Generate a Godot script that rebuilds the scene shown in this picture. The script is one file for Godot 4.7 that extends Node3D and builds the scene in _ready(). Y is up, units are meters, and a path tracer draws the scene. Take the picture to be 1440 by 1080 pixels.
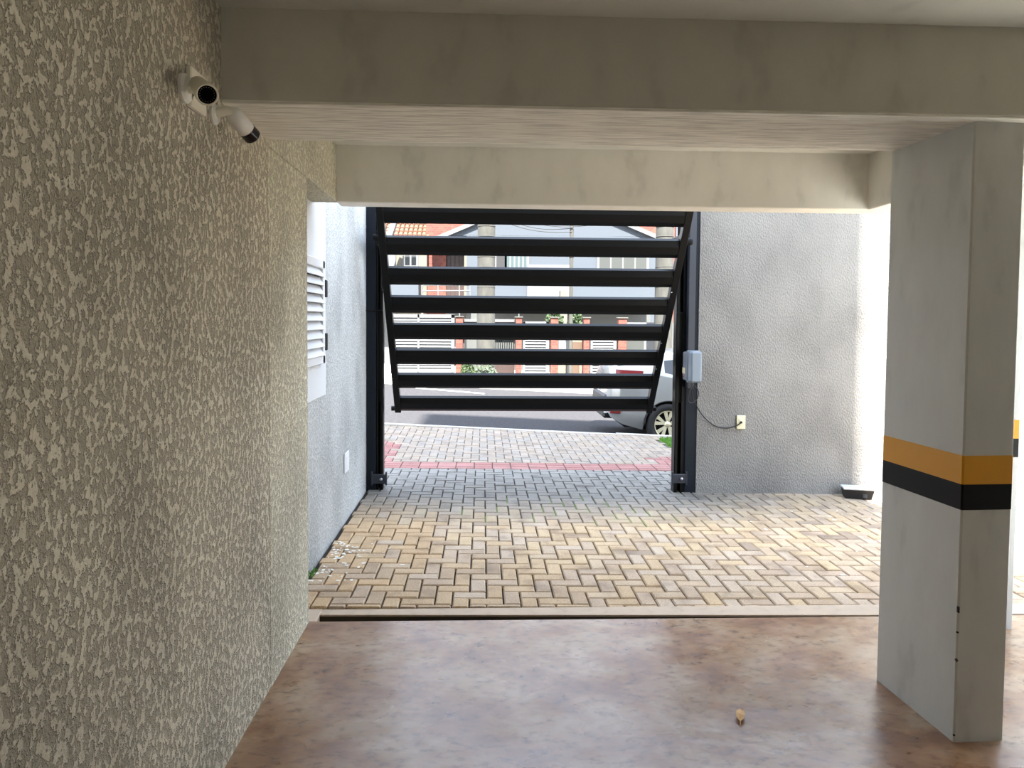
extends Node3D
# World: x to the right, y up, the view runs along -z. Helper arguments give depth as a positive number (z forward).

const CAM_H := 1.643
const FOCAL := 1014.4
var cam: Camera3D
var rng := RandomNumberGenerator.new()
var used := {}
var M := {}

func _ready() -> void:
	rng.seed = 7
	setup_camera_and_light()
	setup_materials()
	build_garage()
	build_ground()
	build_court_walls()
	build_gate()
	build_fittings()
	build_street()
	build_car()
	build_far_side()
	build_litter()

# ------------------------------------------------------------------ camera, sky, sun
func setup_camera_and_light() -> void:
	cam = Camera3D.new()
	cam.name = "camera"
	cam.keep_aspect = Camera3D.KEEP_HEIGHT
	var near := 0.05
	cam.set_frustum(2.0 * near * 540.0 / FOCAL, Vector2(0.0, -near * 48.04 / FOCAL), near, 400.0)
	cam.position = Vector3(0, CAM_H, 0)
	cam.rotation = Vector3(deg_to_rad(-2.376), deg_to_rad(-2.346), deg_to_rad(0.446))
	add_child(cam)
	var env := Environment.new()
	env.background_mode = Environment.BG_SKY
	var sky := Sky.new()
	var sm := ProceduralSkyMaterial.new()
	sm.sky_top_color = Color(0.78, 0.85, 0.955)
	sm.sky_horizon_color = Color(0.95, 0.955, 0.96)
	sm.sky_curve = 0.25
	sm.ground_bottom_color = Color(0.55, 0.52, 0.48)
	sm.ground_horizon_color = Color(0.75, 0.74, 0.72)
	sm.sun_angle_max = 30.0
	sm.energy_multiplier = 1.0
	sky.sky_material = sm
	env.sky = sky
	env.background_energy_multiplier = 3.7
	env.tonemap_mode = Environment.TONE_MAPPER_LINEAR
	env.tonemap_exposure = 2.08
	env.sdfgi_enabled = true
	env.ssao_enabled = true
	env.ssil_enabled = true
	var we := WorldEnvironment.new()
	we.name = "world_environment"
	we.environment = env
	add_child(we)
	var sun := DirectionalLight3D.new()
	sun.name = "sun"
	sun.light_color = Color(1.0, 0.985, 0.955)
	sun.light_energy = 7.5
	sun.light_angular_distance = 0.7
	sun.shadow_enabled = true
	add_child(sun)
	var el := deg_to_rad(58.0)
	var dir := Vector3(0.004, -sin(el), -cos(el)).normalized()
	sun.look_at_from_position(Vector3.ZERO, dir, Vector3.UP)

# ------------------------------------------------------------------ naming and tagging
func uniq(n: String) -> String:
	if not used.has(n):
		used[n] = 0
		return n
	used[n] += 1
	return "%s_%03d" % [n, used[n]]

func tag(o: Node3D, label: String, category: String, group := "", kind := "") -> Node3D:
	o.set_meta("label", label)
	o.set_meta("category", category)
	if group != "":
		o.set_meta("group", group)
	if kind != "":
		o.set_meta("kind", kind)
	return o

func thing(called: String, label: String, category: String, at := Vector3.ZERO, group := "", kind := "") -> Node3D:
	var o := Node3D.new()
	o.name = uniq(called)
	o.position = at
	add_child(o)
	tag(o, label, category, group, kind)
	return o

func put(called: String, mesh: Mesh, mat: Material, parent: Node = null, kind := "") -> MeshInstance3D:
	var o := MeshInstance3D.new()
	o.name = called if parent else uniq(called)
	o.mesh = mesh
	o.material_override = mat
	o.cast_shadow = GeometryInstance3D.SHADOW_CASTING_SETTING_ON
	if parent:
		parent.add_child(o, true)
	else:
		add_child(o, true)
	if kind != "":
		o.set_meta("kind", kind)
	return o

# ------------------------------------------------------------------ mesh helpers
func begin() -> SurfaceTool:
	var st := SurfaceTool.new()
	st.begin(Mesh.PRIMITIVE_TRIANGLES)
	st.set_smooth_group(-1)
	return st

func done(st: SurfaceTool) -> ArrayMesh:
	st.generate_normals()
	return st.commit()

func V(x: float, y: float, zf: float) -> Vector3:
	return Vector3(x, y, -zf)

func face(st: SurfaceTool, pts: Array, outward: Vector3) -> void:
	var a: Vector3 = pts[0]
	var b: Vector3 = pts[1]
	var c: Vector3 = pts[2]
	var n := (a - c).cross(a - b)
	var q := pts
	if n.dot(outward) < 0.0:
		q = pts.duplicate()
		q.reverse()
	for k in range(1, q.size() - 1):
		st.add_vertex(q[0])
		st.add_vertex(q[k])
		st.add_vertex(q[k + 1])

# chamfered box about c, half sizes h, axes of b
func cbox(st: SurfaceTool, c: Vector3, size: Vector3, ch := 0.0, b := Basis()) -> void:
	var h := size * 0.5
	if ch <= 0.0:
		for ax in 3:
			for s in [-1.0, 1.0]:
				var u := (ax + 1) % 3
				var v := (ax + 2) % 3
				var pts := []
				for k in [[-1, -1], [1, -1], [1, 1], [-1, 1]]:
					var p := Vector3()
					p[ax] = h[ax] * s
					p[u] = h[u] * k[0]
					p[v] = h[v] * k[1]
					pts.append(c + b * p)
				var o := Vector3()
				o[ax] = s
				face(st, pts, b * o)
		return
	ch = minf(ch, minf(h.x, minf(h.y, h.z)) * 0.9)
	for ax in 3:
		var u := (ax + 1) % 3
		var v := (ax + 2) % 3
		for s in [-1.0, 1.0]:
			var pts := []
			for k in [[-1, -1], [1, -1], [1, 1], [-1, 1]]:
				var p := Vector3()
				p[ax] = h[ax] * s
				p[u] = (h[u] - ch) * k[0]
				p[v] = (h[v] - ch) * k[1]
				pts.append(c + b * p)
			var o := Vector3()
			o[ax] = s
			face(st, pts, b * o)
		for su in [-1.0, 1.0]:
			for sv in [-1.0, 1.0]:
				var pts := []
				for k in [[0, -1], [0, 1], [1, 1], [1, -1]]:
					var p := Vector3()
					p[ax] = (h[ax] - ch) * k[1]
					p[u] = (h[u] - (ch if k[0] == 1 else 0.0)) * su
					p[v] = (h[v] - (0.0 if k[0] == 1 else ch)) * sv
					pts.append(c + b * p)
				var o := Vector3()
				o[u] = su
				o[v] = sv
				face(st, pts, b * o)
	for sx in [-1.0, 1.0]:
		for sy in [-1.0, 1.0]:
			for sz in [-1.0, 1.0]:
				var s := Vector3(sx, sy, sz)
				var pts := []
				for k in 3:
					var p := Vector3(h.x - ch, h.y - ch, h.z - ch)
					p[k] += ch
					pts.append(c + b * (p * s))
				face(st, pts, b * s)

# box from corners given as (x0,x1,y0,y1,z0,z1) with forward depth
func bx(st: SurfaceTool, x0: float, x1: float, y0: float, y1: float, z0: float, z1: float, ch := 0.0) -> void:
	cbox(st, V((x0 + x1) / 2, (y0 + y1) / 2, (z0 + z1) / 2), Vector3(absf(x1 - x0), absf(y1 - y0), absf(z1 - z0)), ch)

func boxmesh(x0: float, x1: float, y0: float, y1: float, z0: float, z1: float, ch := 0.0) -> ArrayMesh:
	var st := begin()
	bx(st, x0, x1, y0, y1, z0, z1, ch)
	return done(st)

func tube(st: SurfaceTool, pts: Array, r: float, seg := 10, caps := true) -> void:
	st.set_smooth_group(0)
	var rings := []
	var up := Vector3.UP
	for i in pts.size():
		var d: Vector3 = (pts[mini(i + 1, pts.size() - 1)] - pts[maxi(i - 1, 0)]).normalized()
		if absf(d.dot(up)) > 0.95:
			up = Vector3.RIGHT if absf(d.dot(Vector3.RIGHT)) < 0.9 else Vector3.BACK
		var s := d.cross(up).normalized()
		var t := s.cross(d).normalized()
		up = t
		var ring := []
		for k in seg:
			var a := TAU * k / seg
			ring.append(pts[i] + (s * cos(a) + t * sin(a)) * r)
		rings.append(ring)
	for i in pts.size() - 1:
		for k in seg:
			var k2 := (k + 1) % seg
			var mid: Vector3 = (rings[i][k] + rings[i][k2] + rings[i + 1][k]) / 3.0
			face(st, [rings[i][k], rings[i][k2], rings[i + 1][k2], rings[i + 1][k]], mid - (pts[i] + pts[i + 1]) * 0.5)
	st.set_smooth_group(-1)
	if caps:
		face(st, rings[0], pts[0] - pts[1])
		face(st, rings[-1], pts[-1] - pts[-2])

# lathe: profile of (radius, along) about axis from origin
func lathe(st: SurfaceTool, prof: Array, origin: Vector3, axis: Vector3, seg := 24, smooth := true) -> void:
	var d := axis.normalized()
	var s := d.cross(Vector3.UP if absf(d.y) < 0.9 else Vector3.RIGHT).normalized()
	var t := s.cross(d).normalized()
	for i in prof.size() - 1:
		st.set_smooth_group(i if not smooth else 0)
		var p: Vector2 = prof[i]
		var q: Vector2 = prof[i + 1]
		for k in seg:
			var a := TAU * k / seg
			var b := TAU * (k + 1) / seg
			var ra := s * cos(a) + t * sin(a)
			var rb := s * cos(b) + t * sin(b)
			var am := (ra + rb).normalized()
			var o := am * (q.y - p.y) - d * (q.x - p.x)
			var pts := []
			if p.x > 1e-5:
				pts = [origin + ra * p.x + d * p.y, origin + rb * p.x + d * p.y]
			else:
				pts = [origin + d * p.y]
			if q.x > 1e-5:
				pts.append(origin + rb * q.x + d * q.y)
				pts.append(origin + ra * q.x + d * q.y)
			else:
				pts.append(origin + d * q.y)
			if pts.size() >= 3:
				face(st, pts, o)
	st.set_smooth_group(-1)

# prism: polygon (Vector2 list) placed by origin + ux*x + uy*y, extruded by w
func prism(st: SurfaceTool, poly: PackedVector2Array, origin: Vector3, ux: Vector3, uy: Vector3, w: Vector3) -> void:
	var tri := Geometry2D.triangulate_polygon(poly)
	var mid := Vector2()
	for p in poly:
		mid += p
	for i in range(0, tri.size(), 3):
		var a := []
		var b := []
		for k in 3:
			var p := poly[tri[i + k]]
			var q := origin + ux * p.x + uy * p.y
			a.append(q)
			b.append(q + w)
		face(st, a, -w)
		face(st, b, w)
	var ccw := not Geometry2D.is_polygon_clockwise(poly)
	for i in poly.size():
		var p := poly[i]
		var q := poly[(i + 1) % poly.size()]
		var e := q - p
		var n := Vector2(e.y, -e.x)
		if not ccw:
			n = -n
		var P := origin + ux * p.x + uy * p.y
		var Q := origin + ux * q.x + uy * q.y
		face(st, [P, Q, Q + w, P + w], ux * n.x + uy * n.y)

func arc(center: Vector2, r: float, a0: float, a1: float, n: int) -> PackedVector2Array:
	var out := PackedVector2Array()
	for i in n + 1:
		var a := lerpf(a0, a1, float(i) / n)
		out.append(center + Vector2(cos(a), sin(a)) * r)
	return out

# ------------------------------------------------------------------ materials
func noise(freq: float, oct := 4, sd := 1, type := FastNoiseLite.TYPE_SIMPLEX_SMOOTH, gain := 0.5) -> FastNoiseLite:
	var n := FastNoiseLite.new()
	n.noise_type = type
	n.frequency = freq
	n.seed = sd
	n.fractal_type = FastNoiseLite.FRACTAL_FBM
	n.fractal_octaves = oct
	n.fractal_gain = gain
	return n

func ramp(stops: Array) -> Gradient:
	var g := Gradient.new()
	var off := PackedFloat32Array()
	var col := PackedColorArray()
	for s in stops:
		off.append(s[0])
		col.append(s[1] if s[1] is Color else Color(s[1], s[1], s[1]))
	g.offsets = off
	g.colors = col
	return g

func ntex(n: FastNoiseLite, stops: Array, size := 512) -> NoiseTexture2D:
	var t := NoiseTexture2D.new()
	t.width = size
	t.height = size
	t.seamless = true
	t.seamless_blend_skirt = 0.15
	t.generate_mipmaps = false
	t.noise = n
	t.color_ramp = ramp(stops)
	return t

func mat(c: Color, rough := 0.7, metal := 0.0) -> StandardMaterial3D:
	var m := StandardMaterial3D.new()
	m.albedo_color = c
	m.roughness = rough
	m.metallic = metal
	return m

func tri(m: StandardMaterial3D, scale: Vector3, world := true) -> StandardMaterial3D:
	m.uv1_triplanar = true
	m.uv1_world_triplanar = world
	m.uv1_scale = scale
	m.uv1_triplanar_sharpness = 8.0
	return m

func bump(m: StandardMaterial3D, t: Texture2D, cm: float) -> StandardMaterial3D:
	m.heightmap_enabled = true
	m.heightmap_texture = t
	m.heightmap_scale = cm
	return m

# a second, larger layer that multiplies
func over(m: StandardMaterial3D, t: Texture2D, scale: Vector3) -> StandardMaterial3D:
	m.detail_enabled = true
	m.detail_albedo = t
	m.detail_blend_mode = BaseMaterial3D.BLEND_MODE_MUL
	m.detail_uv_layer = BaseMaterial3D.DETAIL_UV_2
	m.uv2_triplanar = true
	m.uv2_world_triplanar = true
	m.uv2_scale = scale
	return m

func plaster(n: FastNoiseLite, h: Texture2D, g: Texture2D, soft: Texture2D, c: Array, scale: Vector3, cm: float) -> StandardMaterial3D:
	var m := mat(Color(1, 1, 1), 0.85)
	m.albedo_texture = ntex(n, [[0.0, c[0]], [0.5, c[1]], [0.53, c[2]], [1.0, c[3]]], 1024)  # hollows coloured darker than plateaus: their fine shade is put into the albedo
	m.normal_enabled = true
	m.normal_texture = g
	m.normal_scale = 0.45
	return over(bump(tri(m, scale), h, cm), soft, Vector3(0.45, 0.3, 0.45))

func setup_materials() -> void:
	var soft := ntex(noise(0.006, 4, 21), [[0.0, 0.84], [0.5, 0.95], [1.0, 1.0]], 512)
	# trowelled plaster: smooth plateaus over a rough ground coat
	var kn := noise(0.0145, 5, 5, FastNoiseLite.TYPE_SIMPLEX_SMOOTH, 0.68)
	kn.domain_warp_enabled = true
	kn.domain_warp_amplitude = 14.0
	kn.domain_warp_frequency = 0.02
	var kh := ntex(kn, [[0.0, 0.0], [0.3, 0.20], [0.50, 0.38], [0.525, 0.86], [0.56, 1.0], [1.0, 1.0]], 1024)
	var kg := NoiseTexture2D.new()
	kg.width = 512
	kg.height = 512
	kg.seamless = true
	kg.generate_mipmaps = false
	kg.as_normal_map = true
	kg.bump_strength = 5.0
	kg.noise = noise(0.07, 3, 8)
	M.trowel = plaster(kn, kh, kg, soft, [Color(0.70, 0.67, 0.59), Color(0.74, 0.71, 0.63), Color(0.885, 0.86, 0.775), Color(0.90, 0.875, 0.795)], Vector3(2.0, 1.5, 2.0), 1.1)
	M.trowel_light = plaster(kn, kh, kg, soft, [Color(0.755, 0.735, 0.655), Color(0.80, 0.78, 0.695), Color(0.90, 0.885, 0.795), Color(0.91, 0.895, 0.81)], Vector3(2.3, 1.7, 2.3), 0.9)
	M.white_trowel = plaster(kn, kh, kg, soft, [Color(0.69, 0.70, 0.69), Color(0.705, 0.715, 0.705), Color(0.76, 0.77, 0.76), Color(0.77, 0.78, 0.77)], Vector3(2.3, 1.7, 2.3), 0.55)
	var m: StandardMaterial3D
	# roller stucco
	var sn := noise(0.05, 3, 9)
	var sh := ntex(sn, [[0.0, 0.0], [1.0, 1.0]], 512)
	m = mat(Color(0.515, 0.51, 0.495), 0.9)
	M.stucco = over(bump(tri(m, Vector3(2.3, 1.3, 2.3)), sh, 0.9), soft, Vector3(0.4, 0.3, 0.4))
	# painted concrete of columns and beams
	var pn := ntex(noise(0.012, 5, 31), [[0.0, 0.90], [0.3, 0.97], [1.0, 1.0]], 512)
	var ph := ntex(noise(0.02, 5, 33), [[0.0, 0.0], [1.0, 1.0]], 512)
	m = mat(Color(0.90, 0.885, 0.845), 0.6)  # lighter copy of the beam paint: bounce from the paving put into colour
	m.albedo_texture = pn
	M.paint_lit = bump(tri(m, Vector3(0.7, 0.4, 0.7)), ph, 0.12)
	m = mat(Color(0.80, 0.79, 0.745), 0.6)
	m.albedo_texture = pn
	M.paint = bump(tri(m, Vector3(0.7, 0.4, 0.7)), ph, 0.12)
	m = mat(Color(0.81, 0.815, 0.80), 0.5)
	m.albedo_texture = pn
	M.pillar = bump(tri(m, Vector3(0.9, 0.35, 0.9)), ph, 0.10)
	# rough board-marked soffit: streaks across
	var sf := noise(0.02, 4, 41)
	m = mat(Color(0.96, 0.95, 0.91), 0.75)
	m.albedo_texture = ntex(sf, [[0.0, 0.80], [0.4, 0.93], [0.6, 0.97], [1.0, 1.0]], 512)
	M.soffit = bump(tri(m, Vector3(0.35, 2.0, 3.2)), ntex(sf, [[0.0, 0.0], [1.0, 1.0]], 512), 0.45)
	m = mat(Color(0.87, 0.865, 0.83), 0.8)
	m.albedo_texture = pn
	M.ceiling = tri(m, Vector3(0.5, 0.5, 0.5))
	# red-brown trowelled floor
	var fl := noise(0.0055, 5, 51, FastNoiseLite.TYPE_SIMPLEX_SMOOTH, 0.58)
	m = mat(Color(1, 1, 1), 1.0)
	m.albedo_texture = ntex(fl, [[0.0, Color(0.44, 0.28, 0.165)], [0.4, Color(0.575, 0.425, 0.29)], [0.65, Color(0.62, 0.505, 0.385)], [1.0, Color(0.67, 0.58, 0.48)]], 1024)
	m.roughness_texture = ntex(noise(0.008, 5, 53), [[0.0, 0.22], [0.5, 0.30], [1.0, 0.46]], 512)
	m.metallic_specular = 0.7
	bump(tri(m, Vector3(0.42, 1, 0.55)), ntex(noise(0.02, 5, 55), [[0.0, 0.0], [1.0, 1.0]], 512), 0.18)
	M.floor = over(m, ntex(noise(0.035, 4, 57, FastNoiseLite.TYPE_SIMPLEX_SMOOTH, 0.6), [[0.0, Color(0.46, 0.39, 0.34)], [0.22, Color(0.80, 0.76, 0.72)], [0.4, Color(0.95, 0.945, 0.94)], [0.7, Color(1, 1, 1)], [1.0, Color(1, 1, 1)]], 1024), Vector3(0.3, 1, 0.5))
	M.drain = mat(Color(0.20, 0.17, 0.11), 0.8)
	m = mat(Color(0.76, 0.68, 0.59), 0.85)
	m.albedo_texture = pn
	M.lip = tri(m, Vector3(1.5, 1.5, 1.5))
	m = mat(Color(0.74, 0.74, 0.71), 0.85)
	m.albedo_texture = pn
	M.yard = tri(m, Vector3(0.6, 0.6, 0.6))
	# pavers
	var gr := ntex(noise(0.06, 3, 61), [[0.0, 0.80], [0.5, 0.95], [1.0, 1.0]], 512)
	var gh := ntex(noise(0.12, 2, 63), [[0.0, 0.0], [1.0, 1.0]], 512)
	M.grain = gr
	M.grain_h = gh
	var pc := [Color(0.823, 0.712, 0.560), Color(0.833, 0.727, 0.574), Color(0.808, 0.698, 0.551), Color(0.818, 0.693, 0.532), Color(0.804, 0.708, 0.584), Color(0.784, 0.688, 0.579), Color(0.833, 0.736, 0.607), Color(0.813, 0.727, 0.626), Color(0.765, 0.664, 0.541), Color(0.687, 0.602, 0.508)]
	M.paver_colors = pc
	M.pavers = []
	for c in pc:
		M.pavers.append(paver_mat(c))
	m = paver_mat(Color(1, 1, 1))
	m.vertex_color_use_as_albedo = true
	M.paver_field = m
	M.sand = mat(Color(0.15, 0.12, 0.095), 0.95)
	M.sand_light = mat(Color(0.26, 0.24, 0.21), 0.95)
	M.red_paver = paver_mat(Color(0.53, 0.33, 0.30))
	M.red_paver_pale = paver_mat(Color(0.56, 0.375, 0.345))
	var ac := []
	for c in [Color(0.53, 0.485, 0.43), Color(0.55, 0.495, 0.435), Color(0.51, 0.475, 0.435), Color(0.545, 0.485, 0.415), Color(0.52, 0.465, 0.405)]:
		ac.append(paver_mat(c))
	M.walk = ac
	M.walk_colors = [Color(0.53, 0.485, 0.43), Color(0.55, 0.495, 0.435), Color(0.51, 0.475, 0.435), Color(0.545, 0.485, 0.415), Color(0.52, 0.465, 0.405)]
	m = mat(Color(0.60, 0.585, 0.555), 0.9)
	m.albedo_texture = pn
	M.kerb = tri(m, Vector3(1, 1, 1))
	m = mat(Color(0.21, 0.205, 0.21), 0.95)
	m.albedo_texture = ntex(noise(0.03, 5, 71, FastNoiseLite.TYPE_SIMPLEX_SMOOTH, 0.7), [[0.0, 0.75], [0.5, 0.95], [1.0, 1.0]], 512)
	m.metallic_specular = 0.2
	M.asphalt = bump(tri(m, Vector3(0.6, 0.6, 0.6)), gh, 0.4)
	M.line_paint = mat(Color(0.55, 0.55, 0.54), 0.8)
	# gate metal
	M.black = mat(Color(0.028, 0.03, 0.034), 0.42)
	M.black.metallic_specular = 0.3
	M.black_flat = mat(Color(0.045, 0.045, 0.05), 0.55)
	M.black_flat.metallic_specular = 0.3
	M.navy = mat(Color(0.075, 0.10, 0.135), 0.42)
	M.navy.metallic_specular = 0.3
	M.rail = mat(Color(0.15, 0.165, 0.20), 0.4)
	M.steel = mat(Color(0.72, 0.72, 0.74), 0.3, 0.9)
	M.zinc = mat(Color(0.5, 0.5, 0.5), 0.4, 0.8)
	M.grey_plastic = mat(Color(0.46, 0.50, 0.54), 0.45)
	M.grey_plastic_dark = mat(Color(0.36, 0.39, 0.42), 0.5)
	M.sticker = mat(Color(0.78, 0.76, 0.62), 0.6)
	M.red = mat(Color(0.62, 0.10, 0.12), 0.4)
	M.cable = mat(Color(0.10, 0.09, 0.09), 0.6)
	M.ivory = mat(Color(0.80, 0.78, 0.66), 0.45)
	M.white_plastic = mat(Color(0.94, 0.94, 0.92), 0.4)
	M.cream_plastic = mat(Color(0.93, 0.91, 0.84), 0.4)
	M.lens = mat(Color(0.008, 0.008, 0.01), 0.3)
	M.lens.metallic_specular = 0.2
	M.dark_glass = mat(Color(0.10, 0.06, 0.08), 0.15)
	M.led = mat(Color(0.45, 0.45, 0.46), 0.3)
	M.white_alu = mat(Color(0.80, 0.81, 0.82), 0.4)
	M.smooth_white = mat(Color(0.77, 0.78, 0.785), 0.7)
	M.hole = mat(Color(0.16, 0.16, 0.17), 0.9)
	M.yellow = mat(Color(0.87, 0.61, 0.03), 0.5)
	M.stripe_black = mat(Color(0.03, 0.035, 0.04), 0.5)
	M.stripe_black.metallic_specular = 0.3
	M.bait_black = mat(Color(0.06, 0.06, 0.07), 0.4)
	M.bait_lid = mat(Color(0.72, 0.73, 0.74), 0.35)
	M.leaf_dry = mat(Color(0.86, 0.70, 0.50), 0.8)
	M.leaf_dry.cull_mode = BaseMaterial3D.CULL_DISABLED
	M.grass = mat(Color(0.34, 0.52, 0.15), 0.7)
	M.moss = mat(Color(0.36, 0.46, 0.14), 0.9)
	M.weed = mat(Color(0.33, 0.48, 0.14), 0.7)
	M.fleck = mat(Color(0.87, 0.85, 0.80), 0.8)
	M.facade = tri(mat(Color(0.80, 0.79, 0.76), 0.9), Vector3(1, 1, 1))

func paver_mat(c: Color) -> StandardMaterial3D:
	var m := mat(c, 0.8)
	m.albedo_texture = M.grain
	return over(bump(tri(m, Vector3(2.2, 2.2, 2.2)), M.grain_h, 0.25), stain(), Vector3(0.5, 0.5, 0.5))

var _stain: NoiseTexture2D
func stain() -> NoiseTexture2D:
	if _stain == null:
		_stain = ntex(noise(0.012, 4, 65), [[0.0, Color(0.74, 0.72, 0.72)], [0.4, Color(0.93, 0.92, 0.91)], [1.0, Color(1, 1, 1)]], 512)
	return _stain

# ------------------------------------------------------------------ ground heights
func slope_at(zf: float) -> float:
	if zf < 8.3:
		return 0.011
	if zf < 10.6:
		return lerpf(0.011, 0.038, (zf - 8.3) / 2.3)
	return 0.045

func gy(x: float, zf: float) -> float:
	return -slope_at(zf) * (x - 0.3) + maxf(0.0, zf - 8.3) * 0.012

func road_y(x: float) -> float:
	return -0.17 - 0.045 * (x - 0.3)

# ------------------------------------------------------------------ garage shell
func build_garage() -> void:
	# floor slab
	var st := begin()
	bx(st, -1.2, 3.55, -0.3, 0.0, -7.0, 3.885)
	tag(put("floor", done(st), M.floor), "polished red-brown concrete garage floor with worn greyish patches", "floor", "", "structure")
	# drainage slot
	var slot := thing("floor_drain", "narrow open drain slot between red concrete and pavers", "drain", Vector3.ZERO, "", "structure")
	put("channel_bed", boxmesh(-0.895, 9.0, -0.3, -0.10, 3.885, 3.985), M.drain, slot)
	st = begin()
	var pp := PackedVector2Array([Vector2(-0.895, 3.985), Vector2(2.2, 3.915), Vector2(9.0, 3.905), Vector2(9.0, 4.06), Vector2(-0.895, 4.06)])
	prism(st, pp, V(0, -0.3, 0), Vector3(1, 0, 0), Vector3(0, 0, -1), Vector3(0, 0.297, 0))
	put("concrete_lip", done(st), M.lip, slot)
	st = begin()
	prism(st, PackedVector2Array([Vector2(-0.893, 3.980), Vector2(2.2, 3.910), Vector2(3.55, 3.905), Vector2(3.55, 3.912), Vector2(2.2, 3.920), Vector2(-0.893, 3.99)]), V(0, -0.3, 0), Vector3(1, 0, 0), Vector3(0, 0, -1), Vector3(0, 0.288, 0))
	put("channel_side", done(st), M.drain, slot)
	st = begin()
	bx(st, -1.1, -0.895, -0.3, 0.001, 3.885, 4.06, 0.004)
	put("concrete_end", done(st), M.lip, slot)
	# left wall
	st = begin()
	bx(st, -1.18, -0.932, -0.3, 2.95, -7.0, 3.19)
	tag(put("wall_left", done(st), M.trowel), "near beige garage wall with coarse trowelled plaster", "wall", "", "structure")
	st = begin()
	bx(st, -1.18, -0.93, -0.3, 2.385, 3.18, 3.88, 0.006)
	bx(st, -1.18, -0.93, 2.385, 2.95, 3.18, 4.70, 0.004)
	tag(put("wall_left", done(st), M.trowel_light), "paler end of the plastered garage wall beyond the front beam", "wall", "", "structure")
	# ceiling slab and beams
	st = begin()
	bx(st, -1.2, 3.60, 2.74, 3.0, -7.0, 4.72)
	tag(put("ceiling", done(st), M.ceiling), "off-white painted concrete garage ceiling slab", "ceiling", "", "structure")
	st = begin()
	var fb := thing("beam", "wide front concrete beam with board-marked underside spanning above the pillars", "beam", Vector3.ZERO, "", "structure")
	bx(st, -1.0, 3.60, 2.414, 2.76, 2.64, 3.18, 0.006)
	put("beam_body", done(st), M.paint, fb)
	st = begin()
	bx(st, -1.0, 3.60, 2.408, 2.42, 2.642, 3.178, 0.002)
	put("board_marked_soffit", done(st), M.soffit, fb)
	st = begin()
	st = begin()
	bx(st, -0.935, 2.52, 2.38, 2.76, 4.65, 4.83, 0.006)
	tag(put("beam", done(st), M.paint_lit), "pale rear beam directly above the open gate", "beam", "", "structure")
	st = begin()
	bx(st, 2.51, 2.72, 2.38, 2.76, 3.17, 4.83, 0.006)
	bx(st, 2.70, 3.60, 2.38, 2.76, 4.65, 4.83, 0.006)
	tag(put("beam", done(st), M.paint_lit), "short side beam running back from the front beam behind pillar", "beam", "", "structure")
	# striped pillar with its four measured foot corners
	pillar([Vector2(1.856, 2.69), Vector2(2.064, 2.70), Vector2(2.031, 3.20), Vector2(1.823, 3.19)], 2.412, "nearest square concrete pillar with yellow and black hazard bands", 1.021, 0.112, 0.1)
	pillar([Vector2(2.55, 3.70), Vector2(2.86, 3.705), Vector2(2.86, 3.95), Vector2(2.55, 3.95)], 2.40, "half-hidden concrete pillar behind the nearest striped one", 1.033, 0.1, 0.1)
	# back and right of the garage, where the camera does not look
	st = begin()
	bx(st, -1.2, 3.60, -0.3, 3.0, -7.2, -7.0)
	tag(put("wall_back", done(st), M.paint), "rear garage wall behind the viewer", "wall", "", "structure")
	st = begin()
	bx(st, 3.55, 9.0, -0.3, -0.004, -7.0, 3.885)
	tag(put("yard", done(st), M.yard), "sunlit open concrete yard beside the garage", "ground", "", "structure")
	st = begin()
	bx(st, 9.0, 9.2, -0.5, 2.6, -7.0, 7.06)
	tag(put("wall_right", done(st), M.stucco), "tall boundary wall on the far side of the open yard", "wall", "", "structure")
	st = begin()
	bx(st, 3.50, 3.63, -0.3, 2.76, -5.0, 2.45)  # unseen wall, added and sized to block yard light from the pillar front
	tag(put("wall_side_added", done(st), M.paint), "unseen side wall added to keep yard light off the pillar front", "wall", "", "structure")
	# upper storeys above the garage, and the unseen neighbour building that shades the sidewalk
	st = begin()
	bx(st, -1.13, 3.63, 3.0, 20.2, -9.0, 0.7)
	bx(st, -12.0, -1.14, 3.3, 16.6, -9.0, 0.7)
	tag(put("building_front", done(st), M.facade), "plain upper storeys above the garage and the neighbour building on the left", "building", "", "structure")

func pillar(c: Array, top: float, label: String, split: float, hy: float, hb: float) -> void:
	var o := thing("pillar", label, "pillar", V(c[0].x, 0, c[0].y))
	o.set_meta("group", "striped garage pillars")
	var base := V(c[0].x, 0, c[0].y)
	var quad := func(g: float) -> PackedVector2Array:
		var m := Vector2()
		for p in c:
			m += p / 4.0
		var out := PackedVector2Array()
		for p in c:
			out.append(p + (p - m).sign() * g)
		return out
	var seg := func(y0: float, y1: float, g: float) -> ArrayMesh:
		var st := begin()
		var poly: PackedVector2Array = quad.call(g)
		var rounded := PackedVector2Array()
		for i in 4:
			var p := poly[i]
			var a := (poly[(i + 3) % 4] - p).normalized() * 0.006
			var b := (poly[(i + 1) % 4] - p).normalized() * 0.006
			rounded.append(p + a)
			rounded.append(p + b)
		prism(st, rounded, V(0, y0, 0) - base, Vector3(1, 0, 0), Vector3(0, 0, -1), Vector3(0, y1 - y0, 0))
		return done(st)
	put("shaft", seg.call(0.0, top, 0.0), M.pillar, o)
	var y := put("yellow_band", seg.call(split, split + hy, 0.0012), M.yellow, o)
	y.set_meta("label", "yellow painted band")
	var b := put("black_band", seg.call(split - hb, split, 0.0012), M.stripe_black, o)
	b.set_meta("label", "black painted band")
	for k in 4:
		var cst := begin()
		var ch := [0.018, 0.008, 0.010, 0.006]
		cbox(cst, V(c[0].x, [0.53, 0.44, 0.33, 0.03][k], c[0].y) - base, Vector3(0.006, ch[k] * 1.4, 0.006 + ch[k] * 0.4), 0.002, Basis(Vector3(0.3, 0.5, 0.8).normalized(), k * 1.3))
		put("edge_chip", done(cst), M.drain, o)

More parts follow.
